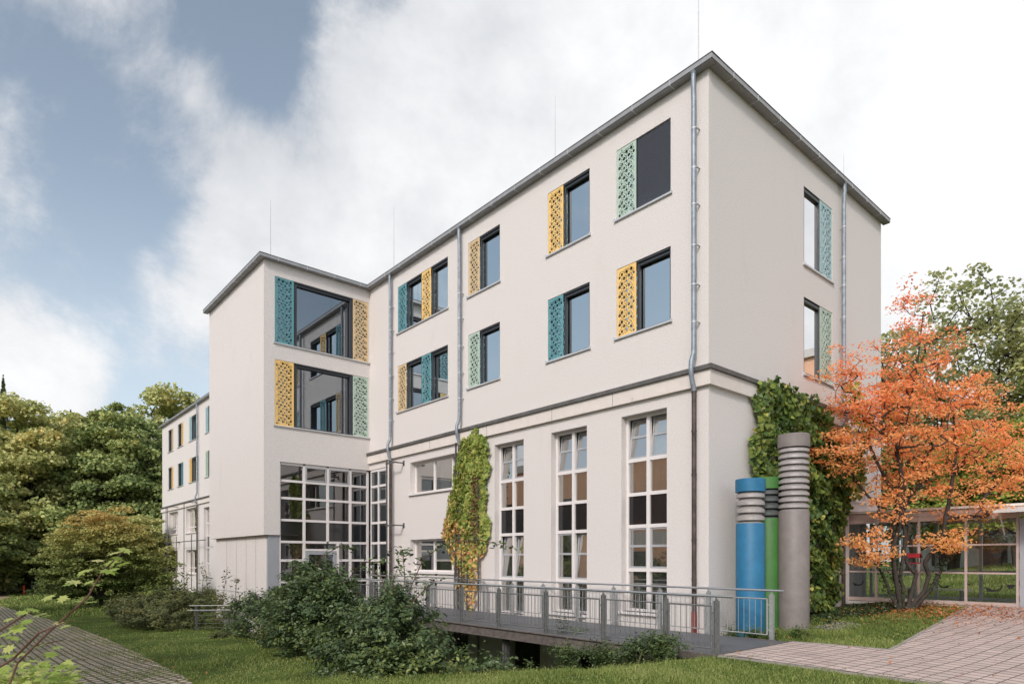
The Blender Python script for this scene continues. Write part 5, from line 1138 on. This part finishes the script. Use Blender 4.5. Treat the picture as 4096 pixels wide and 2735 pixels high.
shrub('mugwort_shrub', 'thin plant growing up through the bridge railing', [((-2.1, -2.6, .25), (.2, .25, .3)), ((-1.8, -2.4, .1), (.3, .3, .12))], 420, M['l_bush'], .05, 65, group='weeds along the footbridge', stems=4)
shrub('mugwort_shrub', 'dark undergrowth in the hollow below the footbridge', [((-4.5, -3.4, -1.3), (2.2, .8, .5)), ((-1.6, -3.6, -.9), (1.2, .6, .45)), ((-7.5, -3.5, -1.2), (2, .8, .6))], 8000, M['l_bush'], .07, 66, group='weeds along the footbridge', stems=6)

# foreground sapling at the left edge
def sapling():
    rng = np.random.default_rng(91); b = on(-.79, -.30, 3.4)
    t = thing('maple_sapling', (b[0], b[1], hz(b[0], b[1])), 'pale green maple shoot reaching up in the lower left foreground', 'sapling')
    V = lambda px, py, d=3.4: np.array(on((px - 1174) / 1463., (1282.5 - py) / 1463., d))
    stems = [[V(10, 1600, 3.2), V(40, 1520), V(110, 1450), V(200, 1370), V(235, 1310), V(285, 1262)], [V(45, 1515), V(80, 1480, 3.5), V(150, 1465, 3.6)], [V(-60, 1500), V(0, 1445), V(55, 1410), V(75, 1400)], [V(-20, 1540, 3.3), V(30, 1510, 3.3), V(90, 1450, 3.2), V(165, 1420, 3.2)]]
    mb = MB()
    for s in stems: mb.tube(s, [.0055] * (len(s) - 1) + [.002], 6)
    mb.build('stem', M['stem_red'], t)
    spots = [(285, 1262), (262, 1268), (270, 1280), (225, 1285), (255, 1290), (285, 1292), (200, 1308), (190, 1312), (250, 1310), (262, 1305), (170, 1335), (205, 1335), (222, 1340), (155, 1340), (110, 1370), (145, 1372), (185, 1378), (210, 1380), (75, 1398), (50, 1405), (90, 1410), (20, 1420), (60, 1425), (105, 1412), (40, 1440), (135, 1428), (150, 1436), (10, 1455), (30, 1462), (0, 1482), (20, 1488), (90, 1480), (130, 1484), (115, 1500), (45, 1500), (15, 1505), (75, 1515), (100, 1520), (5, 1530)]
    P = []; 
    for (x, y) in spots: P.append(V(x, y + 0, 3.4 + rng.normal() * .12))
    leaves('leaves', P, rng.normal(size=(len(P), 3)) * .22 + (0, 0, 1.0) - np.array(FW) * .32,   .070 * (.8 + .5 * rng.random(len(P))), 'lobed', M['l_sap'], t, 2)
    k = 520; t2 = thing('low_shrub', tuple(on(-.76, -.42, 4.2)), 'mass of small pale leaves in the bottom left corner', 'shrub')
    P = np.array([V(rng.uniform(-60, 190), rng.uniform(1520, 1640), rng.uniform(3.4, 4.4)) for _ in range(k)]); keep = [p for p in P if True]
    P = np.array([V(x, y, d) for x, y, d in [(rng.uniform(-60, 330), 0, 0) for _ in range(0)]] or P)
    P = P[(P[:, 2] < .98 + .1 * rng.random(len(P)))]
    leaves('leaves', P, rng.normal(size=(len(P), 3)) * .4 + (0, 0, 1.0) - np.array(FW) * .25, .06 * (.7 + .7 * rng.random(len(P))), 'lobed', M['l_sap'], t2, 3)
    mb = MB(); z = hz(b[0], b[1])
    for k in range(7): a = P[rng.integers(0, len(P))]; mb.tube([(b[0] + rng.normal() * .1, b[1] + rng.normal() * .1, z), tuple(a)], [.008, .003], 5)
    mb.build('stem', M['stem_red'], t2)
sapling()

# ------------------------------------------------------------------ grass, fallen leaves, ground cover
def blades(name, X, Y, h, wd, m, seed, lean=.35, lift=0.):
    rng = np.random.default_rng(seed); n = len(X); Z = H(X, Y) + lift; an = rng.random(n) * 2 * np.pi; ld = rng.random(n) * 2 * np.pi
    hh = h * (.5 + rng.random(n)); ww = wd * (.7 + .6 * rng.random(n)); dx, dy = np.cos(an) * ww, np.sin(an) * ww
    q_ = rng.random(n); lx = np.cos(ld) * lean * hh * q_ * .8; ly = np.sin(ld) * lean * hh * q_ * .8
    b = np.stack([X, Y, Z - .01], -1)
    v0 = b - np.stack([dx, dy, 0 * X], -1); v1 = b + np.stack([dx, dy, 0 * X], -1)
    v2 = b + np.stack([lx * .5 + dx * .7, ly * .5 + dy * .7, hh * .6], -1); v3 = b + np.stack([lx * 1.6, ly * 1.6, hh * (1 - .25 * lean)], -1); v4 = b + np.stack([lx * .5 - dx * .7, ly * .5 - dy * .7, hh * .6], -1)
    V = np.stack([v0, v1, v2, v3, v4], 1).reshape(-1, 3); f = np.arange(n)[:, None] * 5 + np.array([0, 1, 2, 4, 4, 2, 3])[None, :]
    o = np_mesh(name, V, f.ravel(), np.tile([4, 3], n), m); tag(o, kind='stuff'); return o
rng = np.random.default_rng(123)
def scatter(x0, x1, y0, y1, dens_fn, maxd, seed):
    rng = np.random.default_rng(seed); n = int((x1 - x0) * (y1 - y0) * maxd); X = rng.uniform(x0, x1, n); Y = rng.uniform(y0, y1, n)
    k = rng.random(n) * maxd < dens_fn(X, Y); return X[k], Y[k]
def free(X, Y):
    ok = ~inpoly(X, Y, PATH) & ~((Y > -.05) & (X < .02)) & ~((X > XT - 7) & (X < XT + .1) & (Y > YT)) & ~((Y > YC - .05) & (Y < YB + .1) & (X > -.7))
    ok &= ~((X < 2.15) & (X > -15.9) & (Y > -3.05) & (Y < -.15))
    return ok
def dnear(X, Y): 
    d = np.hypot(X - CAM.x, Y - CAM.y); return d
clump = lambda X, Y: (np.sin(X * 1.7 + 2 * np.sin(Y * 1.1)) * np.sin(Y * 2.3 + X * .6) + .25 * np.sin(X * 7.1 + Y * 5.3))
# near lawn
f_near = lambda X, Y: np.where(free(X, Y) & ~inpoly(X, Y, PAVE), np.clip(26000 / dnear(X, Y) ** 1.35, 0, 1500), 0)
X, Y = scatter(-4, 7, -12, -3.0, lambda X, Y: f_near(X, Y) * .16, 260, 31); blades('grass', X, Y, .08 + .09 * S(-X, -2.2, 0) * S(Y, -7.5, -4.5), .0035, M['grassblade'], 32, .9)
X, Y = scatter(-4, 7, -12, -3.0, f_near, 1500, 1); blades('grass', X, Y, (.055 + .07 * S(-X, -2.2, 0) * S(Y, -7.5, -4.5)) * (1 + .5 * clump(X * 1.3, Y * 1.3)), .0042, M['grassblade'], 2, .8)
f2_ = lambda X, Y: np.where(free(X, Y) & ~(inpoly(X, Y, PATH)), 1000 - 620 * S(Y, 2.8, 5.0), 0)
X, Y = scatter(0, 3.95, -.3, 7.6, f2_, 1000, 3); blades('grass', X, Y, .07 * (1 + .6 * clump(X * 1.6, Y * 1.6)), .0045, M['grassblade'], 4, .8)
f3_ = lambda X, Y: np.where(free(X, Y) & ~inpoly(X, Y, PAVE), np.clip(52000 / dnear(X, Y) ** 1.9, 0, 520), 0)
X, Y = scatter(-30, -4, -10.5, -4.0, f3_, 520, 5); blades('grass', X, Y, .055 * (1 + .7 * clump(X * 1.1, Y * 1.4)), .008, M['grassblade'], 6, .9)
f4_ = lambda X, Y: np.where(free(X, Y) & ~inpoly(X, Y, PAVE) & ~inpoly(X, Y, DIRT), 26, 0)
X, Y = scatter(-80, -30, -13, 3, f4_, 26, 7); blades('grass', X, Y, .16, .03, M['grassblade'], 8, .9)
# tufts between the driveway pavers
f5_ = lambda X, Y: np.where(inpoly(X, Y, PAVE), np.clip(90 + 260 * clump(X, Y) + 420 * S(Y, -10.2, -9.2), 12, 500) * np.clip((13 / dnear(X, Y)) ** 1.2, .1, 1), 0)
X, Y = scatter(-30, 2, -14.5, -8.6, f5_, 500, 9); blades('grass', X, Y, .05, .007, M['grassblade'], 10, 1.2, .02)
# lawn behind the corridor
X, Y = scatter(-8, 14, 10.5, 30, lambda X, Y: np.where(Y > YB, 160, 0), 160, 11); blades('grass', X, Y, .12, .012, M['grassblade'], 12, .8)
# broad leafed weeds mixed into the lawn
def flatleaves(name, X, Y, size, m, seed, up=.02, tilt=.35, shape='oval', kind='stuff'):
    rng = np.random.default_rng(seed); P = np.stack([X, Y, H(X, Y) + up + rng.random(len(X)) * up], -1); o = leaves(name, P, rng.normal(size=(len(X), 3)) * tilt + (0, 0, 1), size * (.6 + .8 * rng.random(len(X))), shape, m, None, seed); tag(o, kind=kind); return o
X, Y = scatter(-4, 7, -11, -3.1, lambda X, Y: np.where(free(X, Y) & ~inpoly(X, Y, PAVE), 55 * (.5 + clump(X * 1.5, Y)), 0), 110, 13); flatleaves('lawn_weeds', X, Y, .03, M['grassblade'], 14, .07, .4)
X, Y = scatter(0, 3.9, -.3, 7.6, lambda X, Y: np.where(free(X, Y), 90 * (.6 + clump(X * 1.5, Y)), 0), 140, 15); flatleaves('lawn_weeds', X, Y, .035, M['grassblade'], 16, .06, .6)
# fallen leaves
fl = lambda X, Y: np.where(((X > .02) | (Y < -.1)) & (Y < YC - .05), 320 * np.exp(-((X - 2.3) ** 2 / 3.4 + (Y - 6.3) ** 2 / 2.6)) + 55 * np.exp(-((X - 4.3) ** 2 / 1.6 + (Y - 6.0) ** 2 / 4)) + 2.0, 0)
X, Y = scatter(0, 7, -3, 7.7, fl, 380, 17); flatleaves('fallen_leaves', X, Y, .06, M['l_fallen'], 18, .045, .35)
X, Y = scatter(-10, 2, -14, -9, lambda X, Y: 2.5 + 0 * X, 2.5, 19); flatleaves('fallen_leaves', X, Y, .06, M['l_fallen'], 20, .03, .3)
# ivy carpet under the gable vine
X, Y = scatter(.05, 1.9, 2.2, 7.6, lambda X, Y: np.where(Y > 2.4 + 1.2 * X, 420, 60), 420, 21); flatleaves('ivy_carpet', X, Y, .055, M['l_ivy'], 22, .05, .5, 'heart')
# pale gravel spot beside the grey pipe
X, Y = scatter(1.5, 2.4, 1.5, 3.2, lambda X, Y: np.where((X - 1.8) ** 2 / .2 + (Y - 2.4) ** 2 / .5 < 1, 700, 0), 700, 23); flatleaves('gravel', X, Y, .04, M['kerb'], 24, .02, .6)
print('polys', sum(len(o.data.polygons) for o in bpy.data.objects if o.type == 'MESH'))
